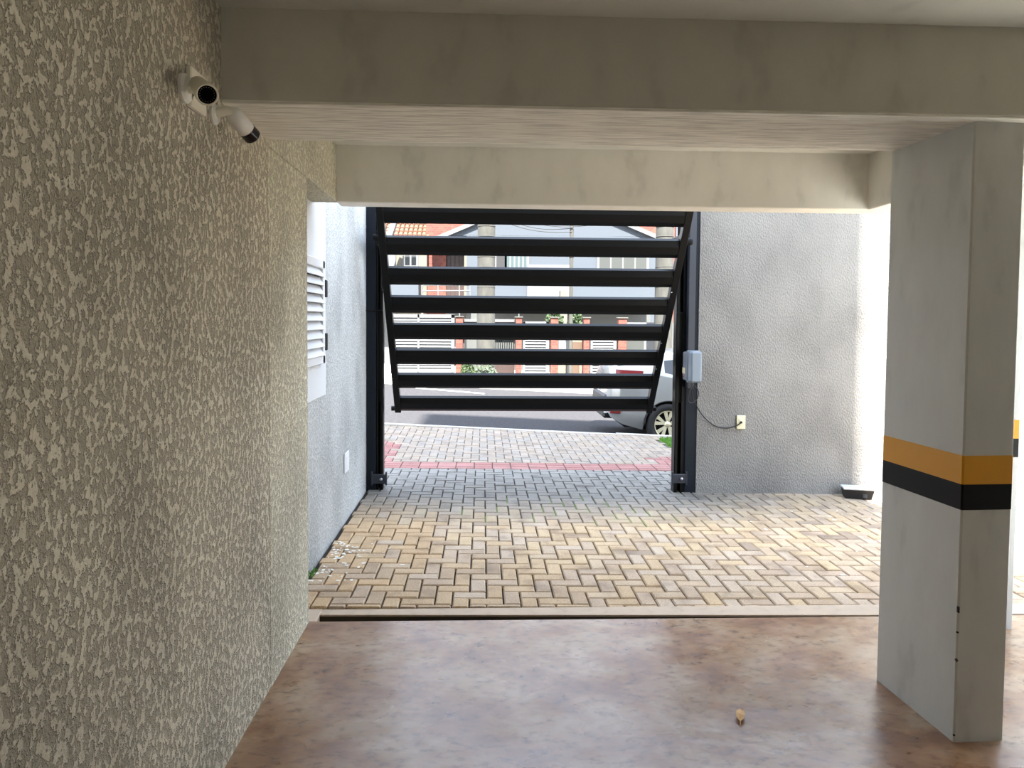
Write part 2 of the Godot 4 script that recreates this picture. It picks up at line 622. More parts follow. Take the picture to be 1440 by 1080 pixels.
# ------------------------------------------------------------------ paving
func brick_mesh(w: float, d: float, h: float, ch: float) -> ArrayMesh:
	var st := begin()
	brick(st, V(0, -h, -d / 2) , w, d, h, ch, Color.WHITE, func(_x, _z): return 0.0)
	return done(st)

# one paver, corner at its left near foot, top at +h; lift(x, zf) adds the ground height
func brick(st: SurfaceTool, p: Vector3, w: float, d: float, h: float, ch: float, col: Color, lift: Callable) -> void:
	var x0 := p.x
	var z0 := -p.z
	var at := func(x: float, y: float, z: float) -> Vector3:
		return V(x, p.y + y + lift.call(x, z), z)
	st.set_color(col)
	var b := [at.call(x0, 0.0, z0), at.call(x0 + w, 0.0, z0), at.call(x0 + w, 0.0, z0 + d), at.call(x0, 0.0, z0 + d)]
	var m := [at.call(x0, h - ch, z0), at.call(x0 + w, h - ch, z0), at.call(x0 + w, h - ch, z0 + d), at.call(x0, h - ch, z0 + d)]
	var t := [at.call(x0 + ch, h, z0 + ch), at.call(x0 + w - ch, h, z0 + ch), at.call(x0 + w - ch, h, z0 + d - ch), at.call(x0 + ch, h, z0 + d - ch)]
	var c := (b[0] + t[2]) * 0.5 as Vector3
	face(st, t, Vector3.UP)
	for k in 4:
		var k2 := (k + 1) % 4
		var o: Vector3 = (b[k] + b[k2]) * 0.5 - c
		o.y = 0
		face(st, [b[k], b[k2], m[k2], m[k]], o)
		face(st, [m[k], m[k2], t[k2], t[k]], o.normalized() + Vector3.UP)

# all bricks of a herringbone inside a rectangle: [x, z, w, d, key]
func herringbone(ox: float, oz: float, x0: float, x1: float, z0: float, z1: float, g: float) -> Array:
	var out := []
	var u := 0.1
	var i0 := int(floor((x0 - ox) / u)) - 3
	var i1 := int(ceil((x1 - ox) / u)) + 3
	var j0 := int(floor((z0 - oz) / u)) - 3
	var j1 := int(ceil((z1 - oz) / u)) + 3
	for j in range(j0, j1):
		for i in range(i0, i1):
			var k := posmod(i + j, 4)
			if k != 0 and k != 3:
				continue
			var X := ox + i * u
			var Z := oz + j * u
			var r := Rect2(X, Z - u, 2 * u, u) if k == 0 else Rect2(X, Z - 2 * u, u, 2 * u)
			var c := r.intersection(Rect2(x0, z0, x1 - x0, z1 - z0))
			if c.size.x < 0.03 or c.size.y < 0.03:
				continue
			out.append([c.position.x + g / 2, c.position.y + g / 2, c.size.x - g, c.size.y - g, c.size.is_equal_approx(r.size), k])
	return out

func build_ground() -> void:
	# driveway between the garage and the pavement strip
	var drive := thing("driveway", "tan herringbone brick driveway between drain slot and gate", "driveway", Vector3.ZERO, "", "structure")
	ground_sheet("bedding", -1.3, 9.0, 4.055, 7.9, -0.024, M.sand, drive)
	var bricks := herringbone(-0.468, 4.199, -1.085, 7.0, 4.06, 7.885, 0.009)
	bricks.sort_custom(func(a, b): return a[1] < b[1] if absf(a[1] - b[1]) > 0.001 else a[0] < b[0])
	var shapes := [brick_mesh(0.191, 0.091, 0.06, 0.007), brick_mesh(0.091, 0.191, 0.06, 0.007)]
	var single := 0
	var st := begin()
	for b in bricks:
		var cx: float = b[0] + b[2] / 2
		var cz: float = b[1] + b[3] / 2
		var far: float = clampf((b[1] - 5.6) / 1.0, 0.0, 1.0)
		var pick := rng.randi() % 9
		if rng.randf() < 0.04:
			pick = 9
		if pick == 3 and cx > -0.2:
			pick = 1
		if cx < -0.35 and rng.randf() < 0.7:
			pick = 3
		if cz < 4.75 and rng.randf() < 0.6:
			pick = [8, 5, 2][rng.randi() % 3]
		if cx > 1.0 and cz < 5.2 and rng.randf() < 0.6:
			pick = [4, 7, 5][rng.randi() % 3]
		var h := rng.randf_range(-0.003, 0.003)
		var tilt := Vector2(rng.randf_range(-0.008, 0.008), rng.randf_range(-0.008, 0.008))
		var seen := cx < 2.32 or (cx > 2.95 and cx < 3.1)
		if single < 300 and seen and b[2] > 0.05:
			single += 1
			var o := put("paver", shapes[0] if b[5] == 0 else shapes[1], M.pavers[pick], drive)
			o.position = V(cx, gy(cx, cz) + h, b[1] + b[3] / 2)
			if not b[4]:
				var full := Vector2(0.191, 0.091) if b[5] == 0 else Vector2(0.091, 0.191)
				o.scale = Vector3(b[2] / full.x, 1, b[3] / full.y)
				tilt *= 0.4
			o.rotation = Vector3(tilt.x, rng.randf_range(-0.012, 0.012), -0.011 + tilt.y)
			o.position += Vector3(-b[2] / 2, 0, 0)
		else:
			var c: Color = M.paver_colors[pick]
			c = c.lerp(Color(0.45, 0.445, 0.43), far * 0.92 * (1.0 - smoothstep(1.9, 3.0, cx) * 0.5)).srgb_to_linear()  # greyer bricks toward the gate, with its shade put into the colour
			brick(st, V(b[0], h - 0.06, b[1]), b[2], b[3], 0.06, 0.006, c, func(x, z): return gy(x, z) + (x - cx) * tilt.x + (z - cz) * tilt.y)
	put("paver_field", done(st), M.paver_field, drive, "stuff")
	# pavement along the street with its red guide band
	var walk := thing("sidewalk", "pale brick sidewalk crossed by a red paver band", "sidewalk", Vector3.ZERO, "", "structure")
	ground_sheet("bedding", -6.0, 9.0, 7.885, 10.56, -0.014, M.sand_light, walk)
	single = 0
	st = begin()
	var st2 := begin()
	bricks = herringbone(-0.43, 8.25, -6.0, 8.0, 8.245, 10.55, 0.007)
	bricks.sort_custom(func(a, b): return a[1] < b[1] if absf(a[1] - b[1]) > 0.001 else a[0] < b[0])
	var mk := func(p: Array, m: Material, col: Color, alone: bool, called: String) -> void:
		var lf := func(x: float, z: float) -> float: return gy(x, z)
		if alone:
			var s1 := begin()
			brick(s1, V(p[0], -0.06 + rng.randf_range(-0.002, 0.002), p[1]), p[2], p[3], 0.06, 0.005, Color.WHITE, lf)
			put(called, done(s1), m, walk)
		else:
			brick(st2, V(p[0], -0.06 + rng.randf_range(-0.002, 0.002), p[1]), p[2], p[3], 0.06, 0.005, col.srgb_to_linear(), lf)
	# red band: two courses of long pavers laid end to end
	for r in 3:
		var x := -6.0
		while x < 7.9:
			var near := x > -1.35 and x < 2.4
			mk.call([x + 0.004, 7.89 + r * 0.1175, 0.196, 0.112], M.red_paver if rng.randf() < 0.6 else M.red_paver_pale, Color(0.54, 0.345, 0.315), near, "red_paver")
			x += 0.204
	for b in bricks:
		var cx: float = b[0] + b[2] / 2
		var cz: float = b[1] + b[3] / 2
		var red: bool = (cx < -1.04 and cx > -1.32 and cz < 9.4) or (cx > 2.03 and cz < 8.72)
		var n := rng.randi() % 5
		if cx > 2.5 and cz > 9.4 and cz < 10.18:
			continue
		if red:
			mk.call(b, M.red_paver_pale if n < 2 else M.red_paver, Color(0.54, 0.345, 0.315), cx > -1.4 and cx < 2.4, "red_paver")
		elif single < 200 and cx > -1.5 and cx < 2.35:
			single += 1
			mk.call(b, M.walk[n], Color.WHITE, true, "paver")
		else:
			mk.call(b, M.walk[n], M.walk_colors[n], false, "paver")
	put("paver_field", done(st2), M.paver_field, walk, "stuff")

func ground_sheet(called: String, x0: float, x1: float, z0: float, z1: float, dy: float, m: Material, parent: Node) -> MeshInstance3D:
	var st := begin()
	var nx := 12
	var nz := 8
	for i in nx:
		for j in nz:
			var a := lerpf(x0, x1, float(i) / nx)
			var b := lerpf(x0, x1, float(i + 1) / nx)
			var c := lerpf(z0, z1, float(j) / nz)
			var d := lerpf(z0, z1, float(j + 1) / nz)
			face(st, [V(a, gy(a, c) + dy, c), V(b, gy(b, c) + dy, c), V(b, gy(b, d) + dy, d), V(a, gy(a, d) + dy, d)], Vector3.UP)
	return put(called, done(st), m, parent)

# ------------------------------------------------------------------ court walls
func build_court_walls() -> void:
	var st := begin()
	bx(st, -1.30, -1.10, -0.3, 3.3, 3.86, 6.99)
	tag(put("wall_court", done(st), M.white_trowel), "bright white plastered side wall running up to the gate", "wall", "", "structure")
	st = begin()
	bx(st, 2.075, 9.0, -0.4, 2.95, 6.86, 7.06)
	tag(put("wall_street", done(st), M.stucco), "grainy grey stucco wall to the right of the gate", "wall", "", "structure")

# ------------------------------------------------------------------ the gate
func build_gate() -> void:
	var th := deg_to_rad(36.0)
	var o := V(0.449, 0.68, 7.62)
	var up := V(0, cos(th), -sin(th))           # along the leaf, upwards
	var nn := V(0, -sin(th), -cos(th))          # towards the garage
	var gate := thing("overhead_gate", "half-open black tilting garage gate of horizontal slats", "gate", o)
	var bs := Basis(Vector3.RIGHT, up, nn)
	for k in 8:
		var st := begin()
		var s0 := 0.316 * k + 0.004
		var s1 := s0 + 0.178
		if k == 0:
			s0 = 0.0
		var m := (s0 + s1) / 2
		var h := (s1 - s0) / 2
		var prof := PackedVector2Array([Vector2(m - h, -0.03), Vector2(m - h, 0.006), Vector2(m - h + 0.010, 0.012), Vector2(m - h * 0.42, 0.034), Vector2(m + h * 0.42, 0.034), Vector2(m + h - 0.010, 0.012), Vector2(m + h, 0.006), Vector2(m + h, -0.03)])
		prism(st, prof, Vector3(-1.3, 0, 0), up, nn, Vector3(2.6, 0, 0))
		var sl := put("slat", done(st), M.black, gate)
		if k == 0:
			sl.name = "bottom_rail"
	for sx in [-1.0, 1.0]:
		var st := begin()
		cbox(st, Vector3(sx * 1.332, 0, 0) + up * 1.27 + nn * 0.0, Vector3(0.064, 2.54, 0.08), 0.004, bs)
		put("stile", done(st), M.black, gate)
		st = begin()
		lathe(st, [Vector2(0, -0.02), Vector2(0.026, -0.02), Vector2(0.026, 0.02), Vector2(0, 0.02)], Vector3(sx * 1.382, 0, 0) + up * 0.03, Vector3.RIGHT, 16, false)
		put("roller", done(st), M.black_flat, gate)
	var st := begin()
	cbox(st, up * 2.51, Vector3(2.6, 0.06, 0.06), 0.004, bs)
	put("top_rail", done(st), M.black, gate)
	# rivets on the right stile
	for s in [0.62, 0.95, 1.55]:
		st = begin()
		lathe(st, [Vector2(0, 0.008), Vector2(0.005, 0.006), Vector2(0.007, 0.0)], Vector3(1.31, 0, 0) + up * s + nn * 0.0375, nn, 8)
		put("rivet", done(st), M.steel, gate)
	# posts
	var lp := thing("gate_post", "black steel gate post standing against the white side wall", "gate post", V(-1.03, 0, 6.93))
	post(lp, -1.099 + 1.03, -1.012 + 1.03, -1.006 + 1.03, -0.946 + 1.03, 1.0)
	var rp := thing("gate_post", "black steel gate post carrying the grey motor box", "gate post", V(1.975, 0, 6.93))
	post(rp, 1.965 - 1.975, 2.082 - 1.975, 1.866 - 1.975, 1.955 - 1.975, -1.0)
	put("motor_rail", boxmesh(1.955 - 1.975, 2.02 - 1.975, 1.0, 2.72, -0.14, -0.06, 0.004), M.rail, rp)
	# pivot arms joining leaf and posts
	for q in [[-0.905, lp, -1.03, 1.0], [1.815, rp, 1.975, -1.0]]:
		var par: Node3D = q[1]
		var x: float = q[0] - q[2]
		st = begin()
		lathe(st, [Vector2(0, -0.035), Vector2(0.03, -0.035), Vector2(0.034, -0.02), Vector2(0.034, 0.02), Vector2(0.03, 0.035), Vector2(0, 0.035)], V(x - 0.03 * q[3], 2.36, -0.47), Vector3.RIGHT, 16, false)
		bx(st, x - 0.045, x - 0.015, 2.3, 2.42, -0.49, -0.06, 0.003)
		put("pivot_bearing", done(st), M.black_flat, par)
		st = begin()
		tube(st, [V(x - 0.035 * q[3], 2.70, -0.075), V(x - 0.036 * q[3], 2.05, -0.075), V(x - 0.03 * q[3], 1.9, -0.075)], 0.006, 8)
		put("counterweight_cable", done(st), M.steel, par)
		st = begin()
		var loop := []
		for i in 25:
			var a := PI * 0.4 + TAU * 0.8 * i / 24.0
			loop.append(V(x - 0.02 * q[3] + 0.03 * cos(a), 1.99 + 0.10 * sin(a), -0.1))
		tube(st, loop, 0.005, 6)
		put("cable_loop", done(st), M.black_flat, par)

func post(p: Node3D, x0: float, x1: float, y0: float, y1: float, side: float) -> void:
	var g := gy(p.position.x, 6.93)
	put("column", boxmesh(x0, x1, g - 0.05, 2.78, -0.06, 0.06, 0.004), M.navy, p)
	# open channel that guides the counterweight
	var st := begin()
	var xa := minf(y0, y1)
	var xb := maxf(y0, y1)
	bx(st, xa, xb, g - 0.05, 2.78, 0.045, 0.055)
	bx(st, xa - 0.004, xa + 0.004, g - 0.05, 2.78, -0.055, 0.045)
	bx(st, xb - 0.004, xb + 0.004, g - 0.05, 2.78, -0.055, 0.045)
	bx(st, xa, xa + (xb - xa) * 0.32, g - 0.05, 2.78, -0.055, -0.048)
	bx(st, xb - (xb - xa) * 0.32, xb, g - 0.05, 2.78, -0.055, -0.048)
	put("guide_channel", done(st), M.black, p)
	put("counterweight", boxmesh(xa + 0.01, xb - 0.01, 0.85, 1.72, -0.03, 0.035, 0.004), M.black_flat, p)
	st = begin()
	bx(st, minf(x0, xa) - 0.002, maxf(x1, xb) + 0.002, 1.715, 1.728, -0.066, -0.05, 0.002)
	put("joint_strap", done(st), M.black_flat, p)
	# foot bracket with its bolt
	var cx := (xa + xb) / 2
	st = begin()
	bx(st, cx - 0.065, cx + 0.065, 0.075, 0.165, -0.085, -0.06, 0.005)
	bx(st, cx - 0.075, cx - 0.06, 0.06, 0.19, -0.09, -0.06, 0.003)
	bx(st, cx + 0.06, cx + 0.075, 0.06, 0.19, -0.09, -0.06, 0.003)
	var br := put("foot_bracket", done(st), M.rail, p)
	st = begin()
	lathe(st, [Vector2(0, 0.022), Vector2(0.012, 0.018), Vector2(0.016, 0.008), Vector2(0.016, 0.0)], V(cx + 0.02, 0.12, -0.085), V(0, 0, -1), 12)
	put("bolt", done(st), M.steel, br)

# ------------------------------------------------------------------ cameras, panel, motor, outlet
func build_fittings() -> void:
	# security camera facing the garage
	var c1 := thing("security_camera", "white bullet security camera aimed back into the garage", "camera", V(-0.935, 2.353, 2.31))
	var st := begin()
	lathe(st, [Vector2(0, 0), Vector2(0.045, 0.0), Vector2(0.045, 0.012), Vector2(0.038, 0.02), Vector2(0, 0.02)], Vector3.ZERO, Vector3.RIGHT, 28, false)
	put("mount_base", done(st), M.white_plastic, c1)
	st = begin()
	tube(st, [Vector3(0.015, 0, 0), Vector3(0.04, 0.002, 0.0), Vector3(0.055, 0.004, 0.0)], 0.016, 14)
	put("mount_arm", done(st), M.cream_plastic, c1)
	var front := V(-0.815, 2.298, 2.20) - c1.position
	var tail := V(-0.897, 2.372, 2.335) - c1.position
	var ax := (front - tail).normalized()
	st = begin()
	lathe(st, [Vector2(0, 0.0), Vector2(0.022, 0.0), Vector2(0.028, 0.006), Vector2(0.029, 0.10), Vector2(0.032, 0.104), Vector2(0.033, 0.150), Vector2(0.031, 0.156), Vector2(0.027, 0.156), Vector2(0.027, 0.150)], tail, ax, 32, true)
	put("housing", done(st), M.cream_plastic, c1)
	st = begin()
	lathe(st, [Vector2(0.0275, 0.151), Vector2(0.0, 0.151)], tail, ax, 32)
	var ln := put("lens_window", done(st), M.lens, c1)
	st = begin()
	var sd := ax.cross(Vector3.UP).normalized()
	var tu := sd.cross(ax)
	for i in 18:
		var a := TAU * i / 18.0
		var p := tail + ax * 0.1515 + (sd * cos(a) + tu * sin(a)) * 0.021
		lathe(st, [Vector2(0.0016, 0.0), Vector2(0.0012, 0.001), Vector2(0, 0.001)], p, ax, 6)
	put("infrared_ring", done(st), M.led, ln)
	# junction plate between the two cameras
	var jb := thing("junction_cover", "white square junction cover on the beige wall between cameras", "cover plate", V(-0.935, 2.369, 2.392))
	st = begin()
	cbox(st, Vector3(0.009, 0, 0), Vector3(0.022, 0.125, 0.125), 0.004)
	put("plate", done(st), M.cream_plastic, jb)
	st = begin()
	cbox(st, Vector3(0.001, 0, 0.0), Vector3(0.006, 0.132, 0.132), 0.002)
	put("gasket", done(st), M.zinc, jb)
	# security camera facing the street
	var c2 := thing("security_camera", "white bullet security camera aimed out toward the gate", "camera", V(-0.935, 2.342, 2.555))
	st = begin()
	lathe(st, [Vector2(0, 0), Vector2(0.036, 0.0), Vector2(0.036, 0.012), Vector2(0.03, 0.018), Vector2(0, 0.018)], Vector3.ZERO, Vector3.RIGHT, 24, false)
	put("mount_base", done(st), M.white_plastic, c2)
	st = begin()
	tube(st, [Vector3(0.012, 0.004, 0), Vector3(0.05, 0.014, 0.0), Vector3(0.062, 0.012, -0.01)], 0.017, 14)
	put("mount_arm", done(st), M.cream_plastic, c2)
	tail = V(-0.873, 2.352, 2.575) - c2.position
	front = V(-0.835, 2.298, 2.665) - c2.position
	ax = (front - tail).normalized()
	st = begin()
	lathe(st, [Vector2(0, -0.012), Vector2(0.02, -0.010), Vector2(0.029, 0.0), Vector2(0.030, 0.08), Vector2(0.0, 0.08)], tail, ax, 28, true)
	put("housing", done(st), M.white_plastic, c2)
	st = begin()
	lathe(st, [Vector2(0.0305, 0.080), Vector2(0.031, 0.115), Vector2(0.027, 0.12), Vector2(0, 0.12)], tail, ax, 28, false)
	put("lens_hood", done(st), M.dark_glass, c2)
	# louvred meter cover on the white wall
	var patch := begin()
	bx(patch, -1.11, -1.094, 1.11, 2.45, 4.1, 5.09, 0.002)
	tag(put("trim_1", done(patch), M.smooth_white), "smooth white plaster patch around the louvred wall cabinet", "trim", "", "structure")
	var lv := thing("louvred_cabinet", "white louvred cabinet door on black hinges in side wall", "cabinet", V(-1.094, 1.34, 4.66))
	st = begin()
	var y0 := 0.0
	var y1 := 0.69
	var za := -0.36
	var zb := 0.27
	bx(st, 0.0, 0.03, y0, y1, zb - 0.06, zb, 0.004)
	bx(st, 0.0, 0.03, y0, y1, za, za + 0.06, 0.004)
	bx(st, 0.0, 0.03, y1 - 0.055, y1, za, zb, 0.004)
	bx(st, 0.0, 0.03, y0, y0 + 0.055, za, zb, 0.004)
	put("door_frame", done(st), M.white_alu, lv)
	put("back_panel", boxmesh(0.0, 0.004, y0 + 0.04, y1 - 0.04, za + 0.03, zb - 0.03), M.hole, lv)
	for i in 10:
		st = begin()
		var yc := 0.085 + i * 0.058
		var tilt := Basis(Vector3(0, 0, 1), deg_to_rad(-56.0))
		cbox(st, V(0.02, yc, (za + zb) / 2), Vector3(0.07, 0.006, zb - za - 0.11), 0.0015, tilt)
		put("louvre_slat", done(st), M.white_alu, lv)
	for y in [0.505, 0.145]:
		st = begin()
		bx(st, 0.0, 0.036, y - 0.058, y + 0.058, zb + 0.004, zb + 0.055, 0.003)
		tube(st, [V(0.03, y - 0.058, zb + 0.003), V(0.03, y + 0.058, zb + 0.003)], 0.008, 10)
		put("hinge", done(st), M.black_flat, lv)
	# blank switch plate low on the white wall
	var sp := thing("switch_plate", "small blank white switch plate low on the white wall", "switch plate", V(-1.10, 0.485, 5.84))
	st = begin()
	cbox(st, Vector3(0.006, 0, 0), Vector3(0.014, 0.16, 0.18), 0.004)
	put("plate", done(st), M.white_alu, sp)
	st = begin()
	cbox(st, Vector3(0.013, 0, 0), Vector3(0.004, 0.10, 0.10), 0.0015)
	put("blank_insert", done(st), M.white_alu, sp)
	# gate motor
	var mo := thing("gate_motor", "grey plastic motor housing bolted to the right gate post", "gate motor", V(1.955, 1.22, 6.70))
	put("drive_body", boxmesh(-0.05, 0.052, -0.135, 0.135, -0.06, 0.088, 0.012), M.grey_plastic_dark, mo)
	put("cover", boxmesh(-0.046, 0.056, -0.14, 0.145, -0.185, -0.072, 0.014), M.grey_plastic, mo)
	put("seam_flange", boxmesh(-0.055, 0.062, -0.146, 0.152, -0.074, -0.06, 0.005), M.grey_plastic, mo)
	put("label_sticker", boxmesh(-0.0515, -0.0495, -0.07, -0.015, 0.0, 0.085), M.sticker, mo)
	st = begin()
	lathe(st, [Vector2(0, 0.006), Vector2(0.009, 0.006), Vector2(0.011, 0.0)], V(-0.0505, -0.095, 0.05), Vector3.LEFT, 12)
	put("release_knob", done(st), M.red, mo)
	# power cable from the motor to the outlet
	var ctl := PackedVector3Array([V(1.965, 1.09, 6.66), V(1.955, 1.02, 6.66), V(1.93, 0.93, 6.67), V(1.955, 0.875, 6.69), V(2.02, 0.905, 6.70), V(2.04, 0.98, 6.71), V(2.0, 1.03, 6.72), V(1.985, 0.97, 6.74), V(2.03, 0.87, 6.79), V(2.12, 0.74, 6.83), V(2.24, 0.64, 6.843), V(2.36, 0.615, 6.845), V(2.45, 0.64, 6.83), V(2.497, 0.672, 6.82)])
	st = begin()
	tube(st, spline(ctl, 5), 0.0055, 8)
	tag(put("power_cable", done(st), M.cable), "thin black cable drooping from the motor to the outlet", "cable")
	var ou := thing("power_outlet", "small ivory power outlet on the grey stucco wall", "outlet", V(2.503, 0.672, 6.857))
	put("plate", boxmesh(-0.043, 0.043, -0.066, 0.066, -0.016, 0.0, 0.004), M.ivory, ou)
	put("insert", boxmesh(-0.024, 0.024, -0.035, 0.035, -0.02, -0.012, 0.002), M.ivory, ou)
	st = begin()
	lathe(st, [Vector2(0.012, 0.0), Vector2(0.012, 0.012), Vector2(0.007, 0.026), Vector2(0, 0.026)], V(-0.004, 0.0, -0.018), V(0, 0, -1), 12, false)
	put("plug", done(st), M.cable, ou)
	# bait box at the foot of the wall
	var bb := thing("bait_box", "low black plastic bait box with a pale lid by wall", "box", V(3.60, gy(3.6, 6.7), 6.715))
	bb.rotation.y = deg_to_rad(-14.0)
	st = begin()
	var lo := [V(-0.115, 0, -0.05), V(0.115, 0, -0.05), V(0.115, 0, 0.05), V(-0.115, 0, 0.05)]
	var hi := [V(-0.135, 0.09, -0.07), V(0.135, 0.09, -0.07), V(0.135, 0.09, 0.065), V(-0.135, 0.09, 0.065)]
	for k in 4:
		var k2 := (k + 1) % 4
		face(st, [lo[k], lo[k2], hi[k2], hi[k]], (lo[k] + lo[k2]) * Vector3(1, 0, 1))
	face(st, lo, Vector3.DOWN)
	face(st, hi, Vector3.UP)
	put("tray", done(st), M.bait_black, bb)
	put("entry_hole", boxmesh(0.03, 0.075, 0.012, 0.05, -0.066, -0.05, 0.003), M.hole, bb)
	put("lid", boxmesh(-0.142, 0.142, 0.088, 0.108, -0.076, 0.072, 0.006), M.bait_lid, bb)

func spline(p: PackedVector3Array, n: int) -> Array:
	var c := Curve3D.new()
	for i in p.size():
		var t := (p[mini(i + 1, p.size() - 1)] - p[maxi(i - 1, 0)]) / 6.0
		c.add_point(p[i], -t, t)
	var out := []
	for i in p.size() - 1:
		for k in n:
			out.append(c.sample(i, float(k) / n))
	out.append(p[-1])
	return out

# ------------------------------------------------------------------ street
func sheet(st: SurfaceTool, x0: float, x1: float, z0: float, z1: float, h: Callable) -> void:
	for i in 10:
		var a := lerpf(x0, x1, i / 10.0)
		var b := lerpf(x0, x1, (i + 1) / 10.0)
		face(st, [V(a, h.call(a), z0), V(b, h.call(b), z0), V(b, h.call(b), z1), V(a, h.call(a), z1)], Vector3.UP)

func slab_row(st: SurfaceTool, x0: float, x1: float, z0: float, z1: float, h: Callable, t: float) -> void:
	var p := [V(x0, h.call(x0), z0), V(x1, h.call(x1), z0), V(x1, h.call(x1), z1), V(x0, h.call(x0), z1)]
	face(st, p, Vector3.UP)
	var d := Vector3(0, -t, 0)
	var c: Vector3 = (p[0] + p[2]) * 0.5
	for k in 4:
		var k2 := (k + 1) % 4
		face(st, [p[k], p[k2], p[k2] + d, p[k] + d], (p[k] + p[k2]) * 0.5 - c)

func build_street() -> void:
	var st := begin()
	sheet(st, -60, 60, 10.6, 18.85, road_y)
	tag(put("road", done(st), M.asphalt), "grey asphalt street beyond the brick sidewalk", "road", "", "structure")
	var kerb := thing("kerb", "pale concrete kerb between brick sidewalk and asphalt street", "kerb", Vector3.ZERO, "", "structure")
	var x := -8.0
	var n := 0
	while x < 9.0:
		st = begin()
		var step := 0.012 if x > 1.6 else 0.0
		slab_row(st, x + 0.003, x + 0.997, 10.55, 10.68, func(q): return gy(q, 10.6) + step + 0.004, 0.35)
		put("kerbstone", done(st), M.kerb, kerb)
		x += 1.0
		n += 1
	st = begin()
	slab_row(st, -60, 60, 18.83, 20.75, func(q): return road_y(q) + 0.13, 0.4)
	tag(put("sidewalk_far", done(st), M.kerb), "pale concrete sidewalk on the far side of the street", "sidewalk", "", "structure")
	st = begin()
	sheet(st, -60, 60, 20.7, 60.0, func(q): return road_y(q) + 0.12)
	tag(put("ground_far", done(st), M.kerb), "paved yards of the houses across the street", "ground", "", "structure")
	st = begin()
	face(st, [V(-1.66, road_y(-1.66) + 0.006, 17.95), V(0.05, road_y(0.05) + 0.006, 17.38), V(0.05, road_y(0.05) + 0.006, 17.62), V(-1.66, road_y(-1.66) + 0.006, 18.2)], Vector3.UP)
	tag(put("road_marking", done(st), M.line_paint), "worn white painted line on the far half of the road", "marking", "", "structure")
	# verge of grass beside the sidewalk
	var verge := begin()
	bx(verge, 2.53, 5.5, -0.25, -0.05, 9.42, 10.15)
	tag(put("lawn_strip", done(verge), M.moss), "small strip of green lawn earth beside the sidewalk kerb", "lawn", "", "structure")
	var bl := begin()
	face(bl, [Vector3(-0.006, 0, 0), Vector3(0.006, 0, 0), Vector3(0.002, 0.055, 0.012)], Vector3.BACK)
	face(bl, [Vector3(0, 0, -0.006), Vector3(0, 0, 0.006), Vector3(-0.012, 0.05, 0.001)], Vector3.RIGHT)
	var mm := MultiMesh.new()
	mm.transform_format = MultiMesh.TRANSFORM_3D
	mm.mesh = done(bl)
	mm.instance_count = 4000
	for i in 4000:
		var gx := rng.randf_range(2.53, 4.2)
		var gz := rng.randf_range(9.42, 10.15)
		var b := Basis(Vector3.UP, rng.randf() * TAU).scaled(Vector3.ONE * rng.randf_range(0.7, 1.3))
		mm.set_instance_transform(i, Transform3D(b, V(gx, -0.05, gz)))
	var gi := MultiMeshInstance3D.new()
	gi.name = "grass"
	gi.multimesh = mm
	gi.material_override = M.grass
	add_child(gi)
	tag(gi, "short bright green grass in the verge by the kerb", "grass", "", "stuff")

# ------------------------------------------------------------------ parked car
func car_top(u: float) -> float:
	return curve(u, [[0.0, 1.02], [0.03, 1.17], [0.12, 1.25], [0.5, 1.33], [0.95, 1.47], [1.35, 1.56], [1.9, 1.60], [2.5, 1.56], [2.9, 1.42], [3.4, 1.12], [3.9, 1.0], [4.25, 0.88], [4.35, 0.72]])

func car_belt(u: float) -> float:
	return curve(u, [[0.0, 0.99], [0.05, 1.11], [0.3, 1.17], [0.8, 1.15], [1.2, 1.08], [2.5, 0.98], [3.3, 0.94], [4.0, 0.84], [4.35, 0.70]])

func car_half(u: float) -> float:
	return curve(u, [[0.0, 0.62], [0.05, 0.74], [0.18, 0.83], [0.5, 0.885], [1.5, 0.9], [3.3, 0.89], [4.0, 0.82], [4.25, 0.7], [4.35, 0.58]])

func car_low(u: float) -> float:
	var y := curve(u, [[0.0, 0.50], [0.06, 0.40], [0.25, 0.30], [0.6, 0.22], [3.8, 0.2], [4.2, 0.26], [4.35, 0.36]])
	for w in [0.96, 3.57]:
		var d: float = absf(u - w)
		if d < 0.385:
			y = maxf(y, 0.335 + sqrt(0.385 * 0.385 - d * d))
	return y

func curve(u: float, k: Array) -> float:
	for i in k.size() - 1:
		if u <= k[i + 1][0]:
			var t := clampf((u - k[i][0]) / (k[i + 1][0] - k[i][0]), 0.0, 1.0)
			return lerpf(k[i][1], k[i + 1][1], t)
	return k[-1][1]

